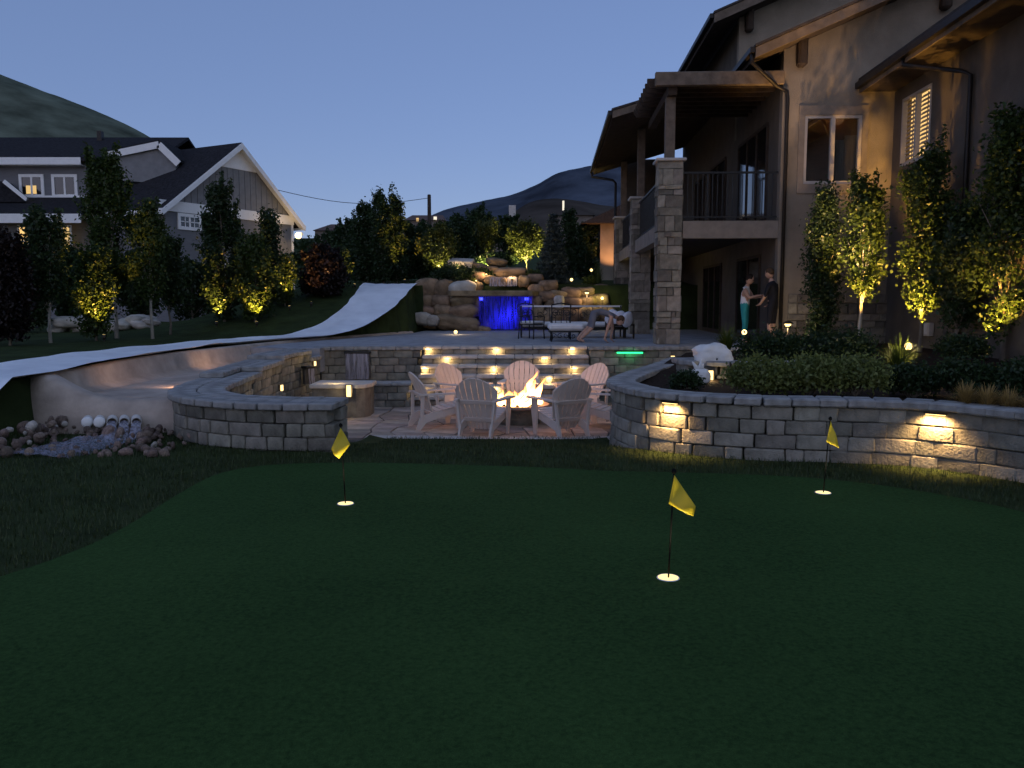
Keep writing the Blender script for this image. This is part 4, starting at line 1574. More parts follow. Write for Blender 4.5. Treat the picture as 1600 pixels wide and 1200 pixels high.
lab = ['white capped drain pipe, leftmost of five', 'white capped drain pipe beside the first running one', 'running drain pipe, first of three spouting water', 'running drain pipe in the middle of the three spouting', 'running drain pipe nearest the seat wall']
mouths = []
for i, px in enumerate((136, 155, 175, 194, 213)):
    p = at(px, 660, 11.05)
    t = thing('drain_pipe', lab[i], 'pipe', p, .42, 'drain pipes in the basin face')
    R_, n = .068, 18
    vs, fs = [], []
    for (rr, y) in ((R_, .75), (R_, 0), (R_ - .012, 0), (R_ - .012, .5)):
        for k in range(n):
            a = 2 * PI * k / n
            vs.append((rr * math.cos(a), y, rr * math.sin(a)))
    for j in range(3):
        for k in range(n):
            q = (k + 1) % n
            fs.append((j * n + k, j * n + q, (j + 1) * n + q, (j + 1) * n + k))
    MB().add(vs, fs, True).build('pipe_body', MT['pvc'], t)
    if i < 2:
        c_ = MB().lathe([(.0, -.02), (.05, -.018), (.072, -.004), (.074, .03), (.0, .03)], 18)
        o = c_.build('end_cap', MT['pvcw'], t)
        o.rotation_euler = (-PI / 2, 0, 0)
        o.location = (0, -.0, 0)
    else:
        # arc of water from the mouth to the rocks
        vs, fs = [], []
        nj, ni = 10, 9
        for j in range(nj):
            q = j / (nj - 1)
            yy, zz, xx = -.46 * q, -.01 - .24 * q * q, -.02 * q
            for k in range(ni):
                a = PI * (k / (ni - 1))
                w = .052 + .035 * q + .012 * noise.noise(Vector((k, j * .7, i)))
                vs.append((xx + w * math.cos(a), yy - .0, zz + .035 * math.sin(a) + .012 * noise.noise(Vector((k * 1.3, j * .5, i * 3)))))
        for j in range(nj - 1):
            for k in range(ni - 1):
                fs.append((j * ni + k, j * ni + k + 1, (j + 1) * ni + k + 1, (j + 1) * ni + k))
        MB().add(vs, fs, True).build('water_jet', MT['spray'], t)
# foaming water spreading over the cobbles
vs, fs = [], []
NI, NJ = 44, 34
for j in range(NJ):
    for i in range(NI):
        u, v = i / (NI - 1) * 2 - 1, j / (NJ - 1)
        x = -5.28 - .32 * v + u * (.50 + .22 * v)
        y = 10.55 - 1.15 * v
        z = .03 * (1 - v) ** 1.3 + .055 + .04 * noise.noise(Vector((x * 5, y * 5, 0))) + .012 * noise.noise(Vector((x * 15, y * 15, 4))) - .13 * abs(u) ** 2.5
        vs.append((x, y, z))
for j in range(NJ - 1):
    for i in range(NI - 1):
        fs.append((j * NI + i, j * NI + i + 1, (j + 1) * NI + i + 1, (j + 1) * NI + i))
tag(MB().add(vs, fs, True).build('foaming_water', MT['foam']), 'pale foaming water spreading over the cobbles below the pipes', 'water', kind='stuff')

# ------------------------------------------------------------------ fire table and flames
FC = Vector((.12, 14.95, ZPIT))
ft = thing('fire_table', 'low round stone fire table burning among the chairs', 'fire pit', FC)
MB().lathe([(.36, 0), (.40, .02), (.40, .24), (.44, .28)], 28).build('table_base', MT['block'], ft)
vs, fs = [], []
n = 32
prof = [(.44, .28), (.56, .285), (.58, .31), (.56, .345), (.44, .345), (.42, .335), (.42, .30)]
for rr, z in prof:
    for k in range(n):
        a = 2 * PI * k / n
        vs.append((rr * math.cos(a), rr * math.sin(a), z))
for j in range(len(prof) - 1):
    for k in range(n):
        q = (k + 1) % n
        fs.append((j * n + k, j * n + q, (j + 1) * n + q, (j + 1) * n + k))
MB().add(vs, fs).build('table_rim', MT['copper'], ft)
MB().lathe([(.0, .28), (.42, .28), (.42, .30), (.0, .31)], 24).build('burner_pan', MT['iron'], ft)
r = random.Random(9)
for i in range(46):
    a, d = r.uniform(0, 2 * PI), .40 * math.sqrt(r.random())
    s = r.uniform(.04, .08)
    link('lava_rock', rock_mesh(r.randrange(9), MT['lava'], 2.5, 2), None, ft, (d * math.cos(a), d * math.sin(a), .315 + s * .2), (r.uniform(0, 3), r.uniform(0, 3), 0), (s, s, s * .8))


def flame_mat():
    m = bpy.data.materials.new('flame')
    m.use_nodes = True
    nt = m.node_tree
    N, L = nt.nodes.new, nt.links.new
    nt.nodes.remove(nt.nodes['Principled BSDF'])
    tc = N('ShaderNodeTexCoord')
    sp = N('ShaderNodeSeparateXYZ')
    L(tc.outputs['Generated'], sp.inputs[0])
    cr = N('ShaderNodeValToRGB')
    cr.color_ramp.elements[0].color = (1.0, .62, .24, 1)
    cr.color_ramp.elements[1].color = (1.0, .30, .05, 1)
    L(sp.outputs[2], cr.inputs[0])
    em = N('ShaderNodeEmission')
    L(cr.outputs[0], em.inputs[0])
    mr = N('ShaderNodeMapRange')
    mr.inputs['To Min'].default_value = 16.0
    mr.inputs['To Max'].default_value = 4.0
    L(sp.outputs[2], mr.inputs['Value'])
    L(mr.outputs[0], em.inputs[1])
    lw_ = N('ShaderNodeLayerWeight')
    lw_.inputs[0].default_value = .35
    nz = N('ShaderNodeTexNoise')
    nz.inputs['Scale'].default_value = 9
    L(tc.outputs['Object'], nz.inputs['Vector'])
    ad = N('ShaderNodeMath')
    ad.operation = 'MULTIPLY_ADD'
    ad.inputs[1].default_value = .8
    L(nz.outputs['Fac'], ad.inputs[0])
    L(lw_.outputs['Facing'], ad.inputs[2])
    r2 = N('ShaderNodeMapRange')
    r2.inputs['From Min'].default_value = .62
    r2.inputs['From Max'].default_value = 1.1
    L(ad.outputs[0], r2.inputs['Value'])
    tr, mx = N('ShaderNodeBsdfTransparent'), N('ShaderNodeMixShader')
    L(r2.outputs[0], mx.inputs[0])
    L(em.outputs[0], mx.inputs[1])
    L(tr.outputs[0], mx.inputs[2])
    L(mx.outputs[0], nt.nodes['Material Output'].inputs[0])
    return m


FM = flame_mat()
fire = thing('fire_flames', 'orange and white flames leaping from the fire table', 'flames', FC + Vector((0, 0, .33)))


def tongue(x, y, h, w, lean, seed):
    pts, rad = [], []
    n_ = 11
    for i in range(n_):
        t = i / (n_ - 1)
        pts.append((x + lean[0] * t ** 1.4 + .10 * h * noise.noise(Vector((seed, t * 2.6, 0))) * 2 * t, y + lean[1] * t + .05 * h * noise.noise(Vector((seed, t * 3, 5))) * t, h * t))
        rad.append(max(.003, w * (math.sin(PI * min(1, t * 1.05 + .12)) ** .8 if t < .82 else (1 - t) * 2.2) * (1 + .35 * noise.noise(Vector((seed, t * 6, 9))))))
    MB().tube(pts, rad, 10).build('flame', FM, fire)


for i in range(44):
    a, d = r.uniform(0, 2 * PI), .40 * math.sqrt(r.random())
    tongue(d * math.cos(a) * 1.1, d * math.sin(a), r.uniform(.12, .27), r.uniform(.045, .085), (r.uniform(0, .06), 0), i * 3.7)
tongue(.20, -.05, .46, .095, (.10, 0), 101)
tongue(.05, -.05, .34, .08, (.08, 0), 103)
tongue(.22, .0, .60, .08, (.05, 0), 113)
tongue(.26, .0, .48, .075, (.22, 0), 127)
tongue(.14, .05, .36, .06, (.12, 0), 139)
tongue(-.38, .0, .22, .03, (-.02, 0), 149)
for dx, dz, pw in ((-.18, .12, 44), (.12, .14, 46), (.24, .36, 38)):
    lamp('fire_glow', 'POINT', (dx, 0, dz), pw, (1.0, .55, .34), fire, .14)

# ------------------------------------------------------------------ adirondack chairs
def chair_parts():
    P = []
    tilt = math.radians(24)
    up = Vector((0, -math.sin(tilt), math.cos(tilt)))
    fw = Vector((0, math.cos(tilt), math.sin(tilt)))
    org = Vector((0, -.17, .27))
    n = 7
    for i in range(n):
        m = MB()
        def edge(k, v):
            u0 = (k - n / 2) * .060
            u1 = (k - n / 2) * .096
            s = max(0, min(1, (v + .12) / .55))
            return u0 + (u1 - u0) * s
        def topv(u):
            return .70 * math.sqrt(max(.05, 1 - (u / .40) ** 2 * .82))
        rows = [-.17, .05, .22, .38, .48]
        L_, R_ = [], []
        for v in rows:
            L_.append((edge(i, v) + .006, v))
            R_.append((edge(i + 1, v) - .006, v))
        uL, uR = edge(i, .5) + .006, edge(i + 1, .5) - .006
        tops = [(uR - (uR - uL) * q, topv(uR - (uR - uL) * q)) for q in (0, .25, .5, .75, 1)]
        poly = L_[:1] + R_ + tops + L_[:0:-1]
        nn = len(poly)
        vs = []
        for th in (-.011, .011):
            for (u, v) in poly:
                bow = .10 * u * u * 4
                q = org + Vector((u, 0, 0)) + up * v + fw * (th + bow)
                vs.append(q)
        fs = [tuple(range(nn - 1, -1, -1)), tuple(range(nn, 2 * nn))] + [(k, (k + 1) % nn, nn + (k + 1) % nn, nn + k) for k in range(nn)]
        m.add(vs, fs)
        P.append(('back_slat', m.mesh('back_slat')))
    for v in (.0, .30):
        q = org + up * v - fw * .016
        P.append(('back_brace', MB().bar(q + Vector((-.24 - .05 * v, 0, 0)), q + Vector((.24 + .05 * v, 0, 0)), .022, .06, up).mesh('back_brace')))
    for i in range(6):
        y = .33 - i * .094
        z = .375 - (.33 - y) * .22
        me = MB().bar((-.255, y, z), (.255, y, z), .084, .02, (0, -.2, 1)).mesh('seat_slat')
        bevel_mesh(me, .006)
        P.append(('seat_slat', me))
    for s in (-1, 1):
        me = MB().prism([(s * .24, .40), (s * .36, .42), (s * .385, .30), (s * .35, -.05), (s * .33, -.38), (s * .27, -.40), (s * .25, -.05)], 'z', .555, .578).mesh('arm')
        P.append(('arm', me))
        me = MB().prism([(.22, 0), (.29, 0), (.36, .36), (.36, .555), (.22, .555), (.20, .36)], 'x', s * .272, s * .302).mesh('leg')
        P.append(('leg', me))
        me = MB().prism([(.36, .27), (.36, .365), (.0, .29), (-.26, .25), (-.36, .20), (-.43, .0), (-.36, .0), (-.26, .12), (.0, .19)], 'x', s * .225, s * .255).mesh('rear_leg')
        P.append(('rear_leg', me))
        me = MB().bar((s * .29, -.33, .553), (s * .245, -.34, .12), .03, .05).mesh('arm_post')
        P.append(('arm_post', me))
    for _, me in P:
        me.materials.append(MT['resin'])
    return P


CPARTS = chair_parts()
seats = [
    (-.46, 13.55, 'tan adirondack chair seen from behind, left of the two nearest'),
    (.80, 13.55, 'tan adirondack chair seen from behind, right of the two nearest'),
    (-1.30, 14.45, 'pale adirondack chair in side view at the left of the fire'),
    (1.62, 14.45, 'pale adirondack chair half hidden by the planter wall end'),
    (-.98, 16.0, 'pinkish firelit adirondack chair behind the fire, left of three'),
    (.16, 16.45, 'pinkish firelit adirondack chair directly behind the flames'),
    (1.36, 16.0, 'pinkish firelit adirondack chair behind the fire, right of three'),
]
for x, y, lb_ in seats:
    d = FC - Vector((x, y, ZPIT))
    t = thing('adirondack_chair', lb_, 'chair', (x, y, ZPIT), math.atan2(d.y, d.x) - PI / 2 + random.uniform(-.08, .08), 'adirondack chairs round the fire')
    t.scale = (1.1, 1.1, 1.08)
    for nm, me in CPARTS:
        link(nm, me, None, t)

# ------------------------------------------------------------------ iron patio furniture
def scroll(m, c, r0, turns, a0, sx=1, r=.009, plane='xz', y=0):
    pts = []
    for i in range(15):
        t = i / 14
        a = a0 + turns * 2 * PI * t
        rr = r0 * (1 - .75 * t)
        pts.append((c[0] + sx * rr * math.cos(a), y, c[1] + rr * math.sin(a)))
    m.tube(pts, r, 5)


def sofa(label, x, y, W, rot=0):
    t = thing('iron_sofa', label, 'sofa', (x, y, ZPAT), rot)
    for sx in (-W / 2, W / 2 - .05):
        for sy in (-.4, .35):
            MB().bar((sx + .02, sy, 0), (sx + .02, sy, .62 if sy < 0 else .92), .045, .045).build('leg', MT['iron'], t)
        MB().tube([(sx + .02, -.42, .60), (sx + .02, .0, .63), (sx + .02, .38, .62)], .024, 6).build('arm', MT['iron'], t)
    MB().box(-W / 2, W / 2, -.42, .38, .26, .31).build('seat_frame', MT['iron'], t)
    MB().bar((-W / 2, .37, .90), (W / 2, .37, .90), .04, .05).build('back_rail', MT['cushion'], t)
    sc_ = MB()
    n = int(W / .38)
    for i in range(n):
        cx = -W / 2 + (i + .5) * W / n
        scroll(sc_, (cx - .07, .62), .12, 1.2, 0, 1, .011, y=.37)
        scroll(sc_, (cx + .07, .74), .12, 1.2, PI, 1, .011, y=.37)
        sc_.bar((cx - W / n / 2, .37, .34), (cx - W / n / 2, .37, .88), .02, .02)
    sc_.build('scrollwork', MT['iron'], t)
    k = max(2, int(W / .8))
    for i in range(k):
        a = -W / 2 + .04 + i * (W - .08) / k
        MB().box(a + .01, a + (W - .08) / k - .01, -.42, .30, .315, .45).build('seat_cushion', MT['cushion'], t, bevel=.045)
    return t


sofa('long wrought iron sofa with white back rail before the blue waterfall', 1.75, 24.4, 3.0)


def iron_chair(label, x, y, rot):
    t = thing('iron_chair', label, 'chair', (x, y, ZPAT), rot, 'wrought iron patio chairs')
    for sx in (-.26, .26):
        MB().tube([(sx, -.26, 0), (sx * .95, -.24, .22), (sx, -.25, .62)], .018, 6).build('leg', MT['iron'], t)
        MB().tube([(sx, .27, 0), (sx * .95, .24, .4), (sx, .30, .95)], .018, 6).build('leg', MT['iron'], t)
        MB().tube([(sx, -.26, .62), (sx * 1.06, 0, .64), (sx, .27, .62)], .018, 6).build('arm', MT['iron'], t)
    MB().box(-.26, .26, -.26, .26, .39, .42).build('seat_frame', MT['iron'], t)
    MB().box(-.25, .25, -.26, .24, .42, .50).build('seat_cushion', MT['cushion'], t, bevel=.03)
    m = MB()
    m.tube([(-.26, .30, .95), (0, .31, 1.0), (.26, .30, .95)], .018, 6)
    for i in (-1, 0, 1):
        scroll(m, (i * .15, .72), .11, 1.3, 0, 1 if i <= 0 else -1, .011, y=.29)
        m.bar((i * .15, .29, .45), (i * .15, .29, .60), .018, .018)
    m.build('scroll_back', MT['iron'], t)


iron_chair('wrought iron chair with white seat at the left end of the sofa', .55, 23.4, 2.5)
iron_chair('wrought iron scroll-back chair in the middle of the patio group', 1.35, 23.2, PI)
ot = thing('iron_ottoman', 'square iron ottoman topped by a thick white cushion', 'ottoman', (1.42, 22.0, ZPAT))
for sx in (-.40, .40):
    for sy in (-.3, .3):
        MB().tube([(sx, sy, 0), (sx * .9, sy * .9, .12), (sx, sy, .26)], .02, 6).build('leg', MT['iron'], ot)
MB().box(-.45, .45, -.35, .35, .24, .28).build('frame', MT['iron'], ot)
m = MB()
for i in range(5):
    scroll(m, (-.34 + i * .17, .15), .075, 1.1, i, 1, .009, y=-.34)
m.build('scrollwork', MT['iron'], ot)
MB().box(-.47, .47, -.37, .37, .285, .47).build('cushion', MT['cushion'], ot, bevel=.06)
ch = thing('pillow_chair', 'dark iron chair piled with pale pillows beside the stone column', 'chair', (3.05, 23.6, ZPAT), .3)
for sx in (-.3, .3):
    for sy in (-.28, .28):
        MB().bar((sx, sy, 0), (sx, sy, .40 if sy < 0 else .75), .04, .04).build('leg', MT['iron'], ch)
MB().box(-.32, .32, -.3, .3, .36, .42).build('seat_frame', MT['iron'], ch)
for i, (x, y, z, lb_) in enumerate(((2.82, 23.55, 1.52, 'pale pillow leaning highest in the pillow pile'), (3.02, 23.4, 1.42, 'pale pillow in the middle of the pillow pile'), (3.22, 23.3, 1.40, 'pale pillow at the right of the pillow pile'))):
    me = rock_mesh(20 + i, MT['pillow'], 2.6, 3, .05)
    o = link('pillow', me, None, None, (x, y, z - (0.18 if i == 0 else .12)), (.3, .4 - .35 * i, .3 * i), (.36, .18, .46))
    tag(o, lb_, 'pillow', 'pillows on the iron chair')

# white bags on the terrace wall
def bag(label, px, py, w, h, Y, seed, knot=False, dot=False):
    c = at(px, py, Y)
    s = Y / FPX
    t = thing('white_bag', label, 'bag', c)
    bm = bmesh.new()
    bmesh.ops.create_icosphere(bm, subdivisions=4, radius=.5)
    for v in bm.verts:
        p = v.co.normalized()
        nn = (abs(p.x) ** 3 + abs(p.y) ** 3 + abs(p.z) ** 3) ** (1 / 3)
        k = .5 / nn * (.98 + .22 * noise.noise(p * 1.2 + Vector((seed, 0, 0))) - .18 * abs(noise.noise(p * 2.2 + Vector((0, seed, 0)))) - .06 * abs(noise.noise(p * 6.0 + Vector((0, 0, seed)))))
        v.co = Vector((p.x * w * s, p.y * w * s * .7, max(p.z, -.72) * h * s)) * k
        v.co *= 1.3
    me = bpy.data.meshes.new('bag')
    bm.to_mesh(me)
    bm.free()
    for q in me.polygons:
        q.use_smooth = True
    link('sack', me, MT['bag'], t)
    if knot:
        for i, (dx, dz) in enumerate(((-.11, .14), (.02, .17), (.06, .12))):
            MB().tube([(-.02, 0, h * s * .42), (dx * .6, -.01, h * s * .42 + dz * .5), (dx, .0, h * s * .42 + dz)], [.045, .03, .008], 7).build('tied_ear', MT['bag'], t)
    if dot:
        MB().ball((.06 * w * s, -.36 * w * s, -.12 * h * s), .020, 8, 6).build('dark_dot', MT['iron'], t)


bag('bulky crumpled white bag slumped on the terrace wall, with a dark dot', 1113, 556, 46, 32, 12.75, 3, dot=True)
bag('smaller tied white sack with knotted ears below the terrace wall', 1093, 588, 24, 20, 12.2, 8, knot=True)

# ------------------------------------------------------------------ people
def person(label, loc, rotz, J, E, mats, hair, head, R):
    """J joints -> (x,y,z); E edges; R radius per joint; mats: list of (edge index set, material)"""
    t = thing('person', label, 'person', loc, rotz)
    names = list(J)
    me = bpy.data.meshes.new('body')
    me.from_pydata([J[k] for k in names], [(names.index(a), names.index(b)) for a, b in E], [])
    tmp = bpy.data.objects.new('tmp_body', me)
    C.objects.link(tmp)
    md = tmp.modifiers.new('skin', 'SKIN')
    md.use_smooth_shade = True
    for i, k in enumerate(names):
        sv = me.skin_vertices[0].data[i]
        rr = R[k]
        sv.radius = rr if isinstance(rr, tuple) else (rr, rr)
        sv.use_root = (k == 'pelvis')
    tmp.modifiers.new('sub', 'SUBSURF').levels = 2
    bpy.context.view_layer.update()
    dg = bpy.context.evaluated_depsgraph_get()
    body = bpy.data.meshes.new_from_object(tmp.evaluated_get(dg))
    bpy.data.objects.remove(tmp)
    # add head, face and fingers into the same mesh
    m = MB()
    hc_, hd, hr = Vector(head[0]), Vector(head[1]).normalized(), head[2]
    rt = hd.cross(Vector((0, 0, 1))).normalized()
    up_ = rt.cross(hd)
    bm = bmesh.new()
    bm.from_mesh(body)
    def put(mb):
        o_ = len(bm.verts)
        bm.verts.ensure_lookup_table()
        nv = [bm.verts.new(v) for v in mb.v]
        for f_ in mb.f:
            try:
                q = bm.faces.new([nv[i] for i in f_])
                q.smooth = True
            except ValueError:
                pass
    hm = MB().ball((0, 0, 0), 1, 14, 10)
    hm.v = [tuple(hc_ + hd * (v[0] * hr * .92 + (.12 * hr if v[2] < -.2 and v[0] > 0 else 0)) + rt * (v[1] * hr * .78) + up_ * (v[2] * hr * 1.22)) for v in hm.v]
    put(hm)
    nz_ = MB().ball((0, 0, 0), 1, 8, 5)
    for (f_, s_, u_, sz, k3) in ((.98, 0, -.05, .13, (1, .7, 1.4)), (.1, .80, -.05, .16, (.9, .4, 1.3)), (.1, -.80, -.05, .16, (.9, .4, 1.3)), (.86, 0, -.48, .16, (.5, 1.3, .45))):
        b_ = MB().ball((0, 0, 0), 1, 8, 5)
        b_.v = [tuple(hc_ + hd * ((f_ + v[0] * sz * k3[0]) * hr) + rt * ((s_ + v[1] * sz * k3[1]) * hr) + up_ * ((u_ + v[2] * sz * k3[2]) * hr)) for v in b_.v]
        put(b_)
    for side in ('L', 'R'):
        hnd, wr = Vector(J['hand' + side]), Vector(J['wrist' + side])
        d_ = (hnd - wr).normalized()
        s_ = d_.cross(Vector((0, 0, 1)))
        s_ = s_.normalized() if s_.length > .1 else d_.cross(Vector((1, 0, 0))).normalized()
        n_ = d_.cross(s_)
        for i in range(4):
            o_ = hnd + s_ * ((i - 1.5) * .020)
            L_ = (.062, .074, .07, .055)[i]
            fm = MB().tube([o_ - d_ * .02, o_ + d_ * L_ * .5 - n_ * .006, o_ + d_ * L_ * .95 - n_ * .025], [.010, .009, .007], 6)
            put(fm)
        th = MB().tube([hnd - d_ * .05 + s_ * .02, hnd - d_ * .02 + s_ * .052, hnd + d_ * .02 + s_ * .058 - n_ * .01], [.012, .011, .008], 6)
        put(th)
    bm.to_mesh(body)
    bm.free()
    for q in body.polygons:
        q.use_smooth = True
    mi = {}
    body.materials.clear()
    for e_, mm in mats:
        if mm not in mi:
            mi[mm] = len(mi)
            body.materials.append(MT[mm])
    if 'skin' not in mi:
        mi['skin'] = len(mi)
        body.materials.append(MT['skin'])
    segs = []
    for a, b in E:
        mm = 'skin'
        for e_, m_ in mats:
            if (a, b) in e_:
                mm = m_
        segs.append((Vector(J[a]), Vector(J[b]), mi[mm]))
    for q in body.polygons:
        c_ = q.center
        if (c_ - hc_).length < hr * 1.15:
            q.material_index = mi['skin']
            continue
        best, bi = 9, 0
        for a, b, i in segs:
            ab = b - a
            k = max(0, min(1, (c_ - a).dot(ab) / ab.length_squared))
            dd = (c_ - a - ab * k).length
            if dd < best:
                best, bi = dd, i
        q.material_index = bi
    link('body', body, None, t)
    hb = MB().ball((0, 0, 0), 1, 14, 9)
    hb.v = [tuple(hc_ + hd * ((v[0] * .98 - .16) * hr) + rt * (v[1] * hr * .88) + up_ * ((v[2] * (1.12 if v[2] > 0 else (1.0 if v[0] < .1 else .05)) + .17) * hr)) for v in hb.v]
    hb.build('hair', MT[hair], t)
    for s_ in (-1, 1):
        MB().ball(tuple(hc_ + hd * hr * .86 + rt * (.30 * s_ * hr) + up_ * (.10 * hr)), .012, 8, 6).build('eye', MT['iron'], t)
    return t


BASE_E = [('pelvis', 'waist'), ('waist', 'chest'), ('chest', 'neck'), ('neck', 'skull'),
          ('chest', 'shL'), ('shL', 'elL'), ('elL', 'wristL'), ('wristL', 'handL'), ('chest', 'shR'), ('shR', 'elR'), ('elR', 'wristR'), ('wristR', 'handR'),
          ('pelvis', 'hipL'), ('hipL', 'knL'), ('knL', 'anL'), ('anL', 'toL'), ('pelvis', 'hipR'), ('hipR', 'knR'), ('knR', 'anR'), ('anR', 'toR')]
BASE_R = dict(pelvis=(.145, .12), waist=(.125, .10), chest=(.15, .11), neck=.055, skull=.06, shL=.06, shR=.06, elL=.045, elR=.045, wristL=.030, wristR=.030, handL=.034, handR=.034,
              hipL=.095, hipR=.095, knL=.062, knR=.062, anL=.042, anR=.042, toL=.035, toR=.035)
TOP = {('pelvis', 'waist'), ('waist', 'chest'), ('chest', 'neck'), ('chest', 'shL'), ('chest', 'shR')}
LEGS = {('pelvis', 'hipL'), ('hipL', 'knL'), ('knL', 'anL'), ('pelvis', 'hipR'), ('hipR', 'knR'), ('knR', 'anR')}
SHORTS = {('pelvis', 'hipL'), ('hipL', 'knL'), ('pelvis', 'hipR'), ('hipR', 'knR')}
SLEEVE = {('shL', 'elL'), ('shR', 'elR')}
# standing woman in white top: faces +x in her own frame
Jw = dict(pelvis=(0, 0, .93), waist=(.0, 0, 1.08), chest=(.02, 0, 1.28), neck=(.04, 0, 1.42), skull=(.07, 0, 1.50),
          shL=(.02, .17, 1.35), elL=(.16, .20, 1.14), wristL=(.36, .12, 1.16), handL=(.43, .09, 1.17), shR=(.02, -.17, 1.35), elR=(.15, -.21, 1.13), wristR=(.37, -.13, 1.19), handR=(.44, -.11, 1.20),
          hipL=(0, .09, .87), knL=(.02, .10, .48), anL=(-.02, .11, .08), toL=(.13, .12, .04), hipR=(0, -.09, .87), knR=(.03, -.10, .48), anR=(.0, -.11, .08), toR=(.15, -.12, .04))
p = at(1170, 520, 21.2)
person('standing person in white tank top and teal trousers looking down', (p.x - .12, 21.2, ZPAT), -.5, Jw, BASE_E, [(TOP, 'white_cloth'), (LEGS, 'teal_cloth')], 'hair', ((.11, 0, 1.60), (1, 0, -.45), .105), BASE_R)
# darker person beside her, facing her
Jm = dict(Jw)
Jm.update(elL=(.08, .22, 1.10), wristL=(.22, .16, .94), handL=(.28, .14, .90), elR=(.06, -.24, 1.10), wristR=(.20, -.20, .92), handR=(.25, -.19, .88))
Jm = {k: (v[0], v[1] * 1.1, v[2] * 1.07) for k, v in Jm.items()}
person('standing person in black shirt and dark shorts beside the downspout', (6.24, 20.0, ZPAT), PI - .75, Jm, BASE_E, [(TOP | SLEEVE, 'black_cloth'), (SHORTS, 'black_cloth')], 'hair2', ((.11, 0, 1.72), (1, 0, -.3), .108), BASE_R)
# person bent over on hands, facing +x
Jb = dict(pelvis=(-.22, 0, .80), waist=(-.06, 0, .80), chest=(.16, 0, .74), neck=(.30, 0, .66), skull=(.36, 0, .62),
          shL=(.20, .17, .68), elL=(.24, .20, .38), wristL=(.20, .18, .11), handL=(.24, .18, .05), shR=(.20, -.17, .68), elR=(.10, -.22, .38), wristR=(.02, -.2, .11), handR=(.06, -.2, .05),
          hipL=(-.24, .09, .74), knL=(-.36, .12, .40), anL=(-.66, .12, .09), toL=(-.55, .13, .035), hipR=(-.24, -.09, .74), knR=(-.30, -.12, .38), anR=(-.60, -.14, .09), toR=(-.48, -.15, .035))
p = at(942, 530, 21.3)
person('person in grey shirt bending forward with hands near the patio floor', (p.x, 21.2, ZPAT), -.05, Jb, BASE_E, [(TOP, 'grey_cloth'), (SHORTS, 'grey_cloth')], 'hair2', ((.43, 0, .56), (.75, 0, -.65), .105), BASE_R)

# ------------------------------------------------------------------ trees
def profile(shape, t):
    if shape == 'col':
        return math.sin(PI * (.10 + .82 * t)) ** .55
    if shape == 'round':
        return math.sin(PI * min(.98, .08 + .9 * t)) ** .7
    if shape == 'vase':
        return (.22 + .9 * t) * (1 if t < .8 else 1 - (t - .8) * 3)
    if shape == 'cone':
        return (1 - t) ** .85 + .04
    return math.sin(PI * (.1 + .8 * t))


def tree(label, px, Y, top, half, bot, lm='leafA', bk='bark', n=2600, ls=.10, shape='col', name='columnar_tree', group=None, z0=None, lean=0.0, clump=.30, seed=None):
    seed = seed if seed is not None else int(px * 7 + Y * 13)
    rr = np.random.default_rng(seed)
    pr = random.Random(seed)
    x = at(px, 470, Y).x
    zb = terrain(x, Y) if z0 is None else z0
    H = at(px, top, Y).z - zb
    cb = max(.12, at(px, bot, Y).z - zb)
    R = half * Y / FPX
    t = thing(name, label, 'tree', (x, Y, zb), 0, group)
    Hc = H - cb
    # limbs: rise from the trunk and spread inside the crown
    trunk = MB()
    n = int(n * 3.0)
    R *= .88
    ls = ls * .86
    r0 = .0085 * H + .014
    tp = [(0, 0, -.15)] + [(lean * H * (k / 8) ** 1.5 + .03 * pr.uniform(-1, 1), .03 * pr.uniform(-1, 1), H * .9 * k / 8) for k in range(1, 9)]
    trunk.tube(tp, [r0 * 1.15] + [r0 * (1 - k / 9.2) for k in range(1, 9)], 7)
    cent = []
    K = int(26 + 9 * Hc / max(R, .2) * .6)
    for k in range(K):
        q = (k + pr.random()) / K
        pr_ = profile(shape, q) * R
        a = pr.uniform(0, 2 * PI)
        pr_ *= 1 + .8 * noise.noise(Vector((math.cos(a) * 1.3 + seed, math.sin(a) * 1.3, q * 5)))
        d = pr_ * math.sqrt(pr.uniform(.12, 1.0)) * .95
        c = (lean * H * ((cb + Hc * q) / H) ** 1.5 + d * math.cos(a), d * math.sin(a), cb + Hc * q * .97)
        cent.append((c, pr_))
        if k % 2 == 0:
            zs = max(cb * .7, c[2] - (d * 1.9 + .15))
            trunk.tube([(tp[-1][0] * (zs / H) ** 1.5, 0, zs), (c[0] * .55, c[1] * .55, (zs + c[2]) * .52), c], [r0 * .42 * (1 - .6 * q), r0 * .26, .006], 4, False)
    trunk.build('trunk', MT[bk], t)
    per = max(6, n // K)
    pts = []
    for c, pr_ in cent:
        s = clump * (.42 + .42 * pr_)
        s = min(s, .42 * R + .08)
        m = int(per * pr.uniform(.5, 1.5))
        p_ = rr.normal(size=(m, 3)) * np.array([s * .62, s * .62, s * .85]) + np.array(c)
        pts.append(p_)
    # a few upright shoots break the outline
    for k in range(14):
        a, d = pr.uniform(0, 2 * PI), R * pr.uniform(.1, .85)
        L_ = pr.uniform(.25, .60) * min(1.3, Hc * .27)
        s0 = cb + Hc * pr.uniform(.45, .95)
        u = rr.random((int(per * .45), 1))
        pts.append(np.array([d * math.cos(a), d * math.sin(a), s0]) + u * np.array([.1 * math.cos(a), .1 * math.sin(a), L_ * 1.4]) + rr.normal(size=(len(u), 3)) * .045)
    pts = np.concatenate(pts)
    pts = pts[pts[:, 2] > .08]
    quads('crown', leaf_quads(pts, ls, .62, .15, rr), MT[lm], t)
    return t


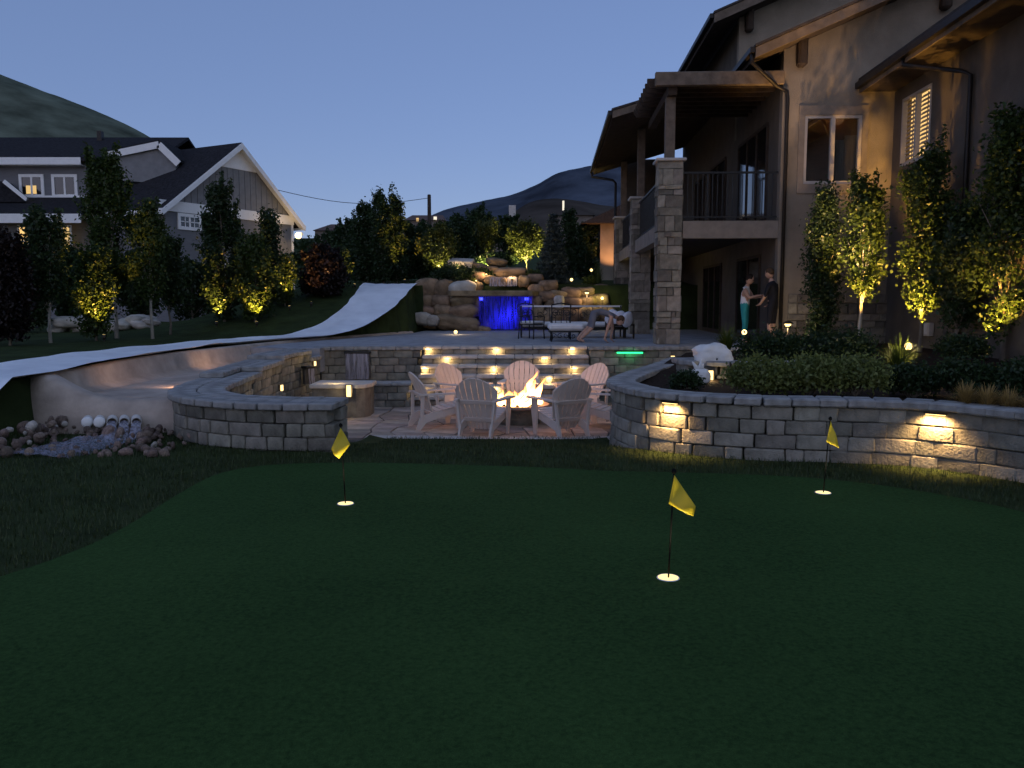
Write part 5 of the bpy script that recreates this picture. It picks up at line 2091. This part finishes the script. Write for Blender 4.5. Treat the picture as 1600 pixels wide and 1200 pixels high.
G1, G2, G3 = 'trees in the left row', 'trees on the slope behind the slide', 'trees beside the stucco house'
tree('dark maroon leafed tree at the left picture edge', 12, 19.0, 372, 36, 520, 'leafR', 'bark', 3000, .11, 'round', 'maroon_tree', G1)
tree('slender pale-trunked tree second from the left edge', 76, 20.2, 335, 34, 470, 'leafB', 'birch', 2600, .10, 'col', 'slender_tree', G1)
tree('uplit tree with golden leaves low on its trunk', 148, 21.4, 395, 28, 515, 'leafA', 'bark', 2600, .10, 'col', 'slender_tree', G1)
tree('tallest full green tree of the left row, before the grey house', 180, 22.6, 246, 42, 440, 'leafA', 'birch', 4200, .11, 'round', 'columnar_tree', G1)
tree('pale-trunked slim tree just right of the tallest left one', 236, 22.4, 318, 26, 460, 'leafA', 'birch', 2600, .10, 'col', 'slender_tree', G1)
tree('shaded slim tree left of the small white window', 264, 23.6, 376, 22, 470, 'leafB', 'bark', 2400, .10, 'col', 'slender_tree', G1)
tree('broad upright tree covering the middle of the grey gable', 350, 25.4, 290, 38, 500, 'leafB', 'bark', 4200, .12, 'round', 'columnar_tree', G1)
tree('short round-topped tree glowing yellow at its foot', 398, 25.0, 372, 30, 492, 'leafA', 'bark', 2800, .11, 'round', 'columnar_tree', G1)
tree('narrow dark spire tree before the right end of the gable', 424, 27.0, 330, 17, 490, 'leafB', 'bark', 2000, .11, 'col', 'spire_tree', G1)
tree('narrow tree with lit leaf edges beside the maroon maple', 446, 26.6, 404, 13, 495, 'leafA', 'bark', 1500, .10, 'col', 'spire_tree', G1)
tree('wide dark maroon maple below the bright floodlight', 506, 27.5, 392, 36, 500, 'leafR', 'bark', 4000, .13, 'round', 'maroon_tree', G1)
tree('thin tree at the left edge of the bare slope', 528, 29.0, 392, 22, 452, 'leafB', 'birch', 1600, .11, 'col', 'slender_tree', G2)
tree('shadowed shrubby tree filling the gap behind the row, far left', 40, 27.0, 400, 44, 500, 'leafB', 'bark', 2600, .14, 'round', 'bushy_tree', G1)
tree('shadowed shrubby tree behind the uplit trunk', 112, 29.0, 392, 44, 490, 'leafB', 'bark', 2600, .14, 'round', 'bushy_tree', G1)
tree('shadowed shrubby tree behind the pale trunks', 214, 30.0, 398, 44, 490, 'leafB', 'bark', 2400, .14, 'round', 'bushy_tree', G1)
tree('shadowed shrubby tree below the small white window', 300, 31.0, 412, 44, 490, 'leafB', 'bark', 2400, .14, 'round', 'bushy_tree', G1)
tree('shadowed shrubby tree behind the glowing round tree', 385, 32.0, 400, 44, 485, 'leafB', 'bark', 2400, .14, 'round', 'bushy_tree', G1)
tree('dark tree behind the maroon maple, right of the floodlight', 524, 36.0, 366, 34, 450, 'leafB', 'bark', 3000, .15, 'round', 'bushy_tree', G2)
tree('small dark tree between the floodlight and the clay roof', 480, 38.0, 378, 24, 440, 'leafB', 'bark', 1800, .15, 'round', 'bushy_tree', G2)
tree('dense dark tree under the low far roof', 556, 36.0, 350, 36, 440, 'leafB', 'bark', 3000, .15, 'round', 'bushy_tree', G2)
tree('tree with a small spiky top right of the clay roof', 574, 34.0, 322, 26, 440, 'leafB', 'bark', 2600, .13, 'col', 'bushy_tree', G2)
tree('tall feathery tree with its tip leaning left', 600, 33.0, 300, 18, 440, 'leafB', 'bark', 2200, .12, 'col', 'feathery_tree', G2, lean=-.04)
tree('tall feathery tree nearest the far gabled house', 620, 33.6, 306, 14, 438, 'leafB', 'bark', 1800, .12, 'col', 'feathery_tree', G2)
tree('dark tree just left of the slide top', 640, 36.0, 352, 24, 440, 'leafB', 'bark', 2200, .14, 'round', 'bushy_tree', G2)
tree('dark tree behind the slide top and the utility pole', 662, 38.0, 352, 30, 430, 'leafB', 'bark', 2400, .15, 'round', 'bushy_tree', G2)
G4 = 'trees above the waterfall'
tree('lime uplit tree left above the boulder stack', 687, 32.6, 356, 28, 410, 'leafC', 'birch', 2400, .12, 'round', 'uplit_tree', G4)
tree('golden uplit vase-shaped sapling above the waterfall', 762, 34.0, 350, 20, 386, 'leafC', 'birch', 1300, .11, 'vase', 'uplit_tree', G4)
tree('yellow uplit tree beside the blue spruce', 822, 33.6, 352, 28, 396, 'leafC', 'bark', 2200, .11, 'round', 'uplit_tree', G4)
tree('green tree rising between the lime tree and the sapling', 716, 39.0, 340, 28, 410, 'leafB', 'bark', 2600, .15, 'round', 'bushy_tree', G4)
tree('green pointed tree behind the golden sapling', 750, 42.0, 328, 24, 400, 'leafB', 'bark', 2600, .15, 'round', 'bushy_tree', G4)
tree('dark tree below the pale far chimney', 794, 41.0, 344, 28, 405, 'leafB', 'bark', 2600, .15, 'round', 'bushy_tree', G4)
tree('narrow dark tree at the right side of the spruce', 888, 38.0, 332, 14, 430, 'leafB', 'bark', 1800, .13, 'col', 'spire_tree', G4)
tree('dark tree nearest the columns of the stucco house', 914, 41.0, 352, 26, 440, 'leafB', 'bark', 2400, .15, 'round', 'bushy_tree', G4)

# blue spruce: drooping whorls of needled boughs
def spruce(label, px, Y, top, half, bot):
    x = at(px, 470, Y).x
    zb = terrain(x, Y)
    H = at(px, top, Y).z - zb
    R = half * Y / FPX
    t = thing('spruce_tree', label, 'tree', (x, Y, zb))
    MB().tube([(0, 0, -.2), (0, 0, H)], [.11, .015], 7).build('trunk', MT['bark'], t)
    rr, pts, bm = np.random.default_rng(4), [], MB()
    z = .25
    while z < H - .1:
        q = z / H
        L = R * (1 - q) ** .8 + .06
        nb_ = 11 if q < .6 else 8
        for k in range(nb_):
            a = 2 * PI * (k + .5 * rr.random()) / nb_ + z * 5
            d = np.array([math.cos(a), math.sin(a), 0])
            LL = L * rr.uniform(.8, 1.12)
            m = int(150 * LL + 40)
            u = rr.random((m, 1)) ** .7
            p_ = d * u * LL + np.array([0, 0, 1.0]) * (z - .30 * u * LL + .12 * (u * LL) ** 2)
            side = np.array([-d[1], d[0], 0]) * rr.normal(size=(m, 1)) * .10 * (1.15 - u) * 1.4
            pts.append(p_ + side + rr.normal(size=(m, 3)) * .03)
            bm.tube([(0, 0, z), tuple(d * LL * .9 + np.array([0, 0, z - .24 * LL]))], [.02, .004], 4, False)
        z += .17
    bm.build('boughs', MT['bark'], t)
    quads('crown', leaf_quads(np.concatenate(pts), .12, .25, .1, rr), MT['leafS'], t)


spruce('blue grey spruce above the right of the waterfall', 864, 32.6, 332, 30, 440)

HT = .76
tree('narrow dark evergreen below the two-pane window', 1285, 18.8, 296, 22, 528, 'leafB', 'bark', 3600, .085, 'col', 'columnar_tree', G3, .76, clump=.34)
tree('uplit tree with golden leaves along its left side', 1347, 17.8, 284, 28, 450, 'leafA', 'birch', 2200, .095, 'col', 'columnar_tree', G3, .76)
tree('leafy tree before the glowing shuttered window', 1440, 16.6, 236, 38, 478, 'leafA', 'bark', 3000, .095, 'col', 'columnar_tree', G3, .74)
tree('shorter leafy tree right of the shuttered window', 1500, 15.6, 326, 40, 500, 'leafB', 'bark', 2600, .095, 'round', 'columnar_tree', G3, .72)
tree('tall leafy tree at the right picture edge', 1572, 14.6, 178, 48, 510, 'leafA', 'bark', 3400, .095, 'col', 'columnar_tree', G3, .70)

# ------------------------------------------------------------------ shrubs, clumps of grass, ground cover
def shrub(label, px, py, Y, w, h, lm, n=1500, ls=.06, group=None, z=None, name='shrub', parent_z=None):
    c = at(px, py, Y)
    s = Y / FPX
    R, H = w * s / 2, h * s
    zz = c.z - .02 if z is None else z
    t = thing(name, label, 'shrub', (c.x, Y, zz), 0, group)
    rr = np.random.default_rng(int(px + py))
    K = 60
    n = int(n * 2.4)
    a, q = rr.uniform(0, 2 * PI, K), rr.random(K)
    rad = np.sqrt(rr.random(K)) * R * .85
    cz = H * (.12 + .75 * np.sqrt(np.clip(1 - (rad / R) ** 2, 0, 1)) * rr.uniform(.55, 1.05, K))
    cc = np.stack([rad * np.cos(a), rad * np.sin(a) * .8, cz], 1)
    pts = np.concatenate([c_ + rr.normal(size=(n // K, 3)) * np.array([.20, .20, .17]) * min(R, .60) for c_ in cc])
    pts = pts[pts[:, 2] > .01]
    quads('foliage', leaf_quads(pts, ls, .6, .3, rr), MT[lm], t)
    st_ = MB()
    for k in range(0, K, 2):
        st_.tube([(0, 0, -.03), tuple(cc[k] * np.array([.5, .5, .5])), tuple(cc[k])], [.014, .009, .004], 4, False)
    st_.build('stems', MT['bark'], t)
    return t


def grass_clump(label, px, py, Y, w, h, lm, n=260, group=None, z=None, name='grass_clump'):
    c = at(px, py, Y)
    s = Y / FPX
    R, H = w * s / 2, h * s
    t = thing(name, label, 'grass clump', (c.x, Y, c.z - .02 if z is None else z), 0, group)
    rr = np.random.default_rng(int(px * 3 + py))
    V_ = []
    for k in range(n):
        a = rr.uniform(0, 2 * PI)
        L = rr.uniform(.6, 1.1)
        d = np.array([math.cos(a), math.sin(a), 0])
        s_ = np.array([-d[1], d[0], 0]) * .008
        o_ = d * R * .12 * rr.random()
        out = rr.uniform(.25, 1.0)
        P_ = [o_ + d * R * out * q ** 1.3 + np.array([0, 0, H * L * (q * 1.5 - .85 * q * q * out * 1.1)]) for q in (0, .33, .66, 1)]
        for i in range(3):
            w0, w1 = 1 - .28 * i, 1 - .28 * (i + 1)
            V_.append([P_[i] - s_ * w0, P_[i] + s_ * w0, P_[i + 1] + s_ * w1, P_[i + 1] - s_ * w1])
    quads('blades', np.array(V_), MT[lm], t)
    MB().lathe([(.0, -.02), (R * .14, -.01), (R * .1, .03), (.0, .04)], 8).build('crown_base', MT['bark'], t)
    return t


G5 = 'shrubs in the right planting bed'
shrub('light green mounded shrub at the left of the planter row', 1190, 612, 10.6, 100, 52, 'leafH', 2600, .055, G5)
shrub('light green mounded shrub in the middle of the planter row', 1262, 614, 10.5, 104, 58, 'leafH', 2600, .055, G5)
shrub('light green mounded shrub beside the spiky lit grass', 1336, 614, 10.4, 96, 56, 'leafH', 2600, .055, G5)
shrub('dark shrub right of the light green row', 1424, 618, 10.6, 90, 48, 'leafB', 2000, .05, G5)
shrub('dark shrub near the right picture edge', 1502, 622, 10.2, 100, 60, 'leafB', 2200, .05, G5)
shrub('dark shrub cut by the right picture edge', 1590, 626, 9.9, 90, 62, 'leafB', 2000, .05, G5)
shrub('low dark hedge shrub behind the bags', 1210, 560, 14.2, 110, 34, 'leafB', 2000, .06, G5)
shrub('low dark hedge shrub below the uplit tree', 1310, 562, 14.0, 120, 38, 'leafB', 2200, .06, G5)
shrub('round dark bush by the right uplit trees', 1500, 560, 14.0, 70, 36, 'leafB', 1500, .055, G5)
shrub('small dark shrub over the planter cap left end', 1072, 612, 11.4, 50, 34, 'leafB', 1100, .045, G5)
grass_clump('spiky grass lit yellow before the small garden light', 1402, 588, 12.0, 96, 54, 'leafY', 300, G5)
grass_clump('spiky grass behind the crumpled white bag', 1136, 546, 14.4, 70, 34, 'leafY', 240, G5)
for i, px in enumerate((1508, 1542, 1576, 1612)):
    grass_clump(('tan ornamental grass tuft, leftmost by the planter cap', 'tan ornamental grass tuft, second along the planter cap', 'tan ornamental grass tuft, third along the planter cap', 'tan ornamental grass tuft cut by the picture edge')[i], px, 634 + i * 5, 8.9 - .14 * i, 62, 34, 'leafG', 300, G5)
G6 = 'shrubs on the waterfall rocks'
shrub('dark spreading juniper on top of the boulder stack', 712, 442, 31.6, 70, 28, 'leafB', 2200, .08, G6)
shrub('dark juniper beside the warm lit slab', 752, 440, 32.0, 40, 22, 'leafB', 1200, .08, G6)
shrub('small green mound shrub right of the cascade', 833, 436, 31.8, 24, 14, 'leafA', 800, .07, G6)
shrub('lime mound plant on the right rocks', 926, 444, 31.6, 26, 12, 'leafY', 700, .07, G6)
shrub('dark low shrub behind the top slab', 776, 414, 33.4, 60, 16, 'leafB', 1200, .08, G6)
grass_clump('small yellow lit grass tuft in the waterfall rocks', 739, 444, 30.9, 24, 12, 'leafY', 160, G6)
grass_clump('dark reedy grass at the right end of the rocks', 934, 455, 31.4, 30, 46, 'leafB', 160, G6)

# dark mulch strip and low stones under the left row
r = random.Random(31)
lr = thing('border_stones', 'low pale boulders edging the bed behind the left trees', 'rocks', (-14, 27, 0))
for i in range(22):
    px = r.uniform(85, 240)
    Y = r.uniform(27.5, 28.6)
    x = at(px, 470, Y).x
    s = r.uniform(.35, .8)
    link('stone', rock_mesh(r.randrange(9), MT['boulder_pale'], 3.0), None, lr, (x + 14, Y - 27, terrain(x, Y) + s * .12 + r.random() * .25), (r.uniform(-.3, .3), r.uniform(-.3, .3), r.uniform(0, 3)), (s * 1.4, s, s * .55))

# ------------------------------------------------------------------ garden lights
def uplight(label, p, target, power, col=AMBER, spot=1.25, size=.04):
    p = Vector(p)
    t = thing('ground_spotlight', label, 'garden light', p, 0, 'ground spotlights')
    d = (Vector(target) - p).normalized()
    MB().tube([(0, 0, -.06), (0, 0, .06)], .012, 6).build('stake', MT['lamp'], t)
    c0, c1 = Vector((0, 0, .07)), Vector((0, 0, .07)) + d * .11
    MB().tube([c0, c1], [.035, .048], 12).build('housing', MT['lamp'], t)
    MB().tube([c1, c1 + d * .004], [.042, .042], 12).build('lens', EM['lens'], t)
    lamp('beam', 'SPOT', c1 + d * .03, power * 3.6, col, t, size, d.to_track_quat('-Z', 'Y').to_euler(), spot, .7)
    return t


def tground(px, Y):
    x = at(px, 470, Y).x
    return Vector((x, Y, terrain(x, Y)))


for lb_, px, Y, tx, ty_, tz, pw in [
    ('ground spotlight aimed at the golden-leaved left tree', 160, 20.75, 150, 21.4, 2.2, 150),
    ('ground spotlight at the foot of the broad upright tree', 337, 24.55, 338, 25.2, 1.6, 170),
    ('ground spotlight at the foot of the short round-topped tree', 400, 24.3, 401, 25.0, 1.8, 170),
    ('ground spotlight beside the narrow lit tree', 452, 25.9, 447, 26.5, 2.6, 130),
    ('ground spotlight under the maroon maple', 486, 26.3, 496, 27.2, 2.2, 55),
    ('ground spotlight on the bare slope left of the slide', 555, 28.6, 553, 29.4, 3.0, 40),
    ('ground spotlight left of the slide top', 633, 32.4, 635, 33.4, 4.0, 160),
]:
    p = tground(px, Y)
    uplight(lb_, p, (at(tx, 470, ty_).x, ty_, p.z + tz), pw, AMBER if px != 486 else (1, .5, .2))
for lb_, px, Y, dz, pw in [('spotlight under the lime tree above the boulders', 690, 31.9, 2.4, 230), ('spotlight at the golden sapling foot', 763, 33.2, 1.9, 330), ('spotlight under the yellow tree beside the spruce', 823, 32.9, 2.0, 300)]:
    p = tground(px, Y)
    uplight(lb_, p, (p.x, Y + .7, p.z + dz), pw, (1, .78, .28), 1.4)
for lb_, px, Y, z, tpx, tY, tz, pw, cc in [
    ('ground spotlight left below the golden house tree', 1330, 17.25, .78, 1338, 17.8, 3.0, 420, AMBER),
    ('ground spotlight before the shuttered window tree', 1424, 15.95, .76, 1428, 16.5, 2.0, 480, AMBER),
    ('ground spotlight before the tall right-edge tree', 1545, 13.9, .74, 1550, 14.5, 2.0, 480, AMBER),
    ('ground spotlight washing the stucco gable wall', 1316, 16.6, .78, 1325, 20.3, 8.0, 330, (1, .62, .36)),
    ('ground spotlight washing the left of the gable wall', 1246, 17.2, .78, 1262, 20.3, 7.8, 130, (1, .64, .40)),
    ('ground spotlight washing the wing wall by the downspout', 1462, 17.6, .78, 1448, 18.3, 6.0, 110, (1, .60, .30)),
]:
    p = at(px, 470, Y)
    p.z = z
    uplight(lb_, p, (at(tpx, 470, tY).x, tY, tz), pw, cc, 1.1 if cc == AMBER else .62)

# step lights: small shades tucked under the tread noses
rows = {0: (655, 776, 893), 1: (699, 851), 2: (651, 772, 897), 3: (694, 858), 4: (622, 775, 930)}
ordn = {0: 'top', 1: 'second', 2: 'third', 3: 'fourth', 4: 'fifth'}
for i, pxs in rows.items():
    yf = 19.5 - TREAD * i - .035
    zt = ZPAT - RISE * i - .058
    for j, px in enumerate(pxs):
        x = at(px, 560, yf).x
        x = max(SX0 + .1, min(SX1 - .1, x))
        pos = ('left', 'middle', 'right')[j] if len(pxs) == 3 else ('left', 'right')[j]
        t = thing('step_light', '%s step light under the %s tread' % (pos, ordn[i]), 'step light', (x, yf, zt), 0, 'lights under the step treads')
        MB().box(-.09, .09, -.030, .012, -.010, .0).build('shade', MT['lamp'], t)
        MB().box(-.075, .075, -.024, .006, -.022, -.011).build('lens', EM['lens'], t)
        lamp('glow', 'POINT', (0, -.06, -.045), 3.4, (1.0, .64, .26), t, .03)

# wall lights under the planter cap
def wall_light(label, path, px, z, power, side=-1, strip=None, face=.135):
    best = min((abs(at(px, 640, path.at(k * path.L / 400).y).x - path.at(k * path.L / 400).x), k) for k in range(150, 400))[1]
    tt = best * path.L / 400
    p, d = path.at(tt), path.tan(tt)
    nrm = Vector((d.y, -d.x, 0))
    q = p + nrm * (face + .02)
    t = thing('wall_light', label, 'wall light', (q.x, q.y, z), math.atan2(d.y, d.x), 'lights under the planter cap')
    MB().box(-.11, .11, -.045, .01, .0, .018).build('shade', MT['lamp'], t)
    MB().box(-.095, .095, -.035, .0, -.008, -.001).build('lens', EM['lens'], t)
    for dx in (-.06, .06):
        lamp('glow', 'SPOT', (dx, -.05, -.02), power, (1.0, .60, .23), t, .04, (math.radians(18), 0, 0), 2.5, .9)


wall_light('hooded wall light near the left end of the planter wall', RW, 1060, .60, 30)
wall_light('hooded wall light on the right stretch of the planter wall', RW, 1470, .60, 36)


def strip_light(label, px, py, Y, w, h, power, col=(1, .74, .36), d=(0, -1)):
    p = at(px, py, Y)
    t = thing('strip_light', label, 'garden light', p, math.atan2(d[1], d[0]) + PI / 2, 'small upright garden lights')
    W, H = w * Y / FPX, h * Y / FPX
    MB().box(-W * .8, W * .8, .0, .03, -H * .55, H * .55).build('housing', MT['lamp'], t)
    MB().box(-W / 2, W / 2, -.012, -.001, -H / 2, H / 2).build('lens', EM['lens_soft'], t)
    lamp('glow', 'POINT', (0, -.10, 0), power, col, t, .05)


strip_light('upright light strip on the terrace wall by the white sack', 1110, 591, 12.38, 8, 24, 2.0)
strip_light('upright light strip on the dark pit wall right of the green light', 1051, 567, 18.0, 6, 22, 2.0)
strip_light('upright light on the end of the corner bench', 545, 611, 15.42, 7, 18, 2.5)
lamp('bench_glow', 'POINT', (-.1, -.25, .78), 3.0, WARM, bench, .05)
strip_light('tiny light on the inner seat wall near the front', 440, 606, 13.9, 6, 9, 2.2, d=(1, -.3))
strip_light('tiny light on the inner seat wall near the corner', 492, 568, 17.6, 5, 7, 2.2, d=(1, -.3))
# two lights tucked behind the seat wall shine on the basin wall
for lb_, x, y in (('low light behind the seat wall shining on the basin, nearer one', -5.15, 13.1), ('low light behind the seat wall shining on the basin, farther one', -5.35, 16.6)):
    t = thing('basin_light', lb_, 'garden light', (x, y, .43), 0, 'lights in the basin')
    MB().box(-.05, .05, -.10, .10, 0, .07).build('housing', MT['lamp'], t)
    MB().box(-.056, -.051, -.08, .08, .015, .06).build('lens', EM['lens_soft'], t)
    lamp('glow', 'SPOT', (-.09, 0, .06), 26, (1.0, .58, .34), t, .05, aim((0, 0, 0), (-1, .9, .18)), 2.2, .9)


def path_light(label, px, py, Y, zg, power, style='mushroom', col=(1, .72, .38)):
    p = at(px, py, Y)
    t = thing('path_light', label, 'garden light', (p.x, Y, zg), 0, 'garden path lights')
    h = max(.08, p.z - zg)
    MB().tube([(0, 0, -.05), (0, 0, h)], .012, 6).build('stem', MT['lamp'], t)
    if style == 'mushroom':
        MB().lathe([(.0, .10), (.06, .085), (.13, .04), (.125, .03), (.0, .045)], 16, (0, 0, h)).build('hat', MT['lamp'], t)
        MB().lathe([(.0, -.03), (.05, -.03), (.075, .03), (.0, .03)], 12, (0, 0, h)).build('bulb', EM['lens'], t)
    else:
        MB().ball((0, 0, h), .055, 10, 8).build('bulb', EM['lens'], t)
    lamp('glow', 'POINT', (0, 0 if style == 'mushroom' else -.02, h - .06 if style == 'mushroom' else h + .08), power, col, t, .06)


path_light('mushroom path light glowing by the stone house base', 1231, 508, 18.6, .76, 26)
path_light('small round light in front of the standing people', 1163, 519, 17.4, .74, 9, 'ball')
path_light('small round light above the spiky yellow grass', 1419, 541, 12.2, .70, 26, 'ball')
path_light('bright round light standing alone on the patio edge', 712, 521, 26.3, ZPAT, 12, 'ball')
path_light('mushroom lantern on the right rocks of the waterfall', 917, 458, 30.2, ZPAT + .2, 16)
path_light('yellow-green bright light beside the stone columns', 941, 466, 30.4, ZPAT + .3, 9, 'ball', (1, .9, .25))
path_light('tiny light on the rocks beside the lime mound plant', 893, 437, 31.3, 2.1, 3, 'ball')
path_light('tiny light near the spruce foot', 924, 422, 34.0, 2.4, 3, 'ball')
for lb_, px, py, Y, pw in (('warm light tucked between the top waterfall rocks', 760, 430, 31.2, 16), ('warm light under the upper cascade', 800, 436, 30.7, 9), ('warm light below the tilted top slab', 715, 420, 31.7, 8), ('warm light behind the yellow grass tuft', 744, 440, 30.7, 6)):
    p = at(px, py, Y)
    t = thing('rock_light', lb_, 'garden light', p, 0, 'lights among the waterfall rocks')
    MB().lathe([(.0, -.03), (.035, -.03), (.04, .02), (.0, .03)], 10).build('housing', MT['lamp'], t)
    MB().ball((0, -.02, .03), .03, 8, 6).build('lens', EM['lens'], t)
    lamp('glow', 'POINT', (0, -.05, .12), pw, (1.0, .66, .30), t, .05)

# green LED spillway in the dark wall; two water spouts in the left wall
p = at(984, 551, 19.3)
t = thing('led_spillway', 'glowing green light strip in the dark pit wall', 'spillway', p)
MB().box(-.36, .36, -.03, .1, .02, .05).build('lip', MT['iron'], t)
MB().box(-.30, .30, -.028, -.004, -.02, .015).build('light_strip', EM['led_green'], t)
lamp('glow', 'POINT', (0, -.1, -.05), .8, (.05, 1, .3), t, .05)


def spout(label, px0, px1, py0, py1, Y, rot=0):
    a_, b_ = at(px0, py0, Y), at(px1, py1, Y)
    c = Vector(((a_.x + b_.x) / 2, Y, b_.z))
    t = thing('water_spout', label, 'spout', c, rot)
    W, H = b_.x - a_.x, a_.z - b_.z
    MB().box(-W / 2, W / 2, -.06, .12, H - .05, H).build('spout_lip', MT['iron'], t, bevel=.01)
    MB().box(-W / 2 + .02, W / 2 - .02, .02, .1, 0, H - .05).build('recess', MT['mortar'], t)
    vs_, fs_ = [], []
    for j in range(6):
        for i in range(16):
            u = i / 15 - .5
            vs_.append((u * (W - .08), -.07 - .03 * j / 5 + .012 * noise.noise(Vector((u * 20, j * .3, px0))), H - .05 - (H - .02) * j / 5))
    for j in range(5):
        for i in range(15):
            fs_.append((j * 16 + i, j * 16 + i + 1, (j + 1) * 16 + i + 1, (j + 1) * 16 + i))
    MB().add(vs_, fs_, True).build('water_sheet', MT['spray'], t)


spout('dark stone water spout with a thin water sheet in the left wall', 538, 580, 549, 590, 19.25)
spout('smaller greenish spout on the inner curve of the seat wall', 474, 492, 572, 600, 17.4, .9)

# floodlight on the corner of the grey house
p = at(466, 368, 46.2)
fl = thing('flood_light', 'blazing floodlight on the corner of the grey house', 'flood light', p)
MB().box(-.12, .12, .15, .6, .05, .18).build('mount', MT['trim'], fl)
MB().ball((0, 0, 0), .18, 12, 9).build('bulb', EM['flood'], fl)
lamp('glow', 'POINT', (.5, -.6, -.1), 75, (1.0, .66, .30), fl, .15)
# pale meter box on the wing wall
o = MB().box(-.0, .12, -.22, .22, -.14, .14)
mb = thing('meter_box', 'pale metal box low on the wing wall behind the shrubs', 'box', hw(WX - .13, -2.4, 1.2), HROT)
o.build('casing', MT['curb'], mb, bevel=.015)
MB().box(-.012, -.002, -.18, .18, -.10, .10).build('door', MT['pvc'], mb)
# dim room light behind the front window
lamp('room_light', 'POINT', hw(4.9, 1.2, 5.9), 2.5, (1, .55, .28), hs, .2).matrix_parent_inverse = hs.matrix_world.inverted()
lamp_fix = [o for o in bpy.data.objects if o.type == 'LIGHT' and o.name.startswith('room_light')]
for o in lamp_fix:
    o.matrix_parent_inverse = Matrix.Identity(4)
    o.location = (4.3, .42, 6.2)
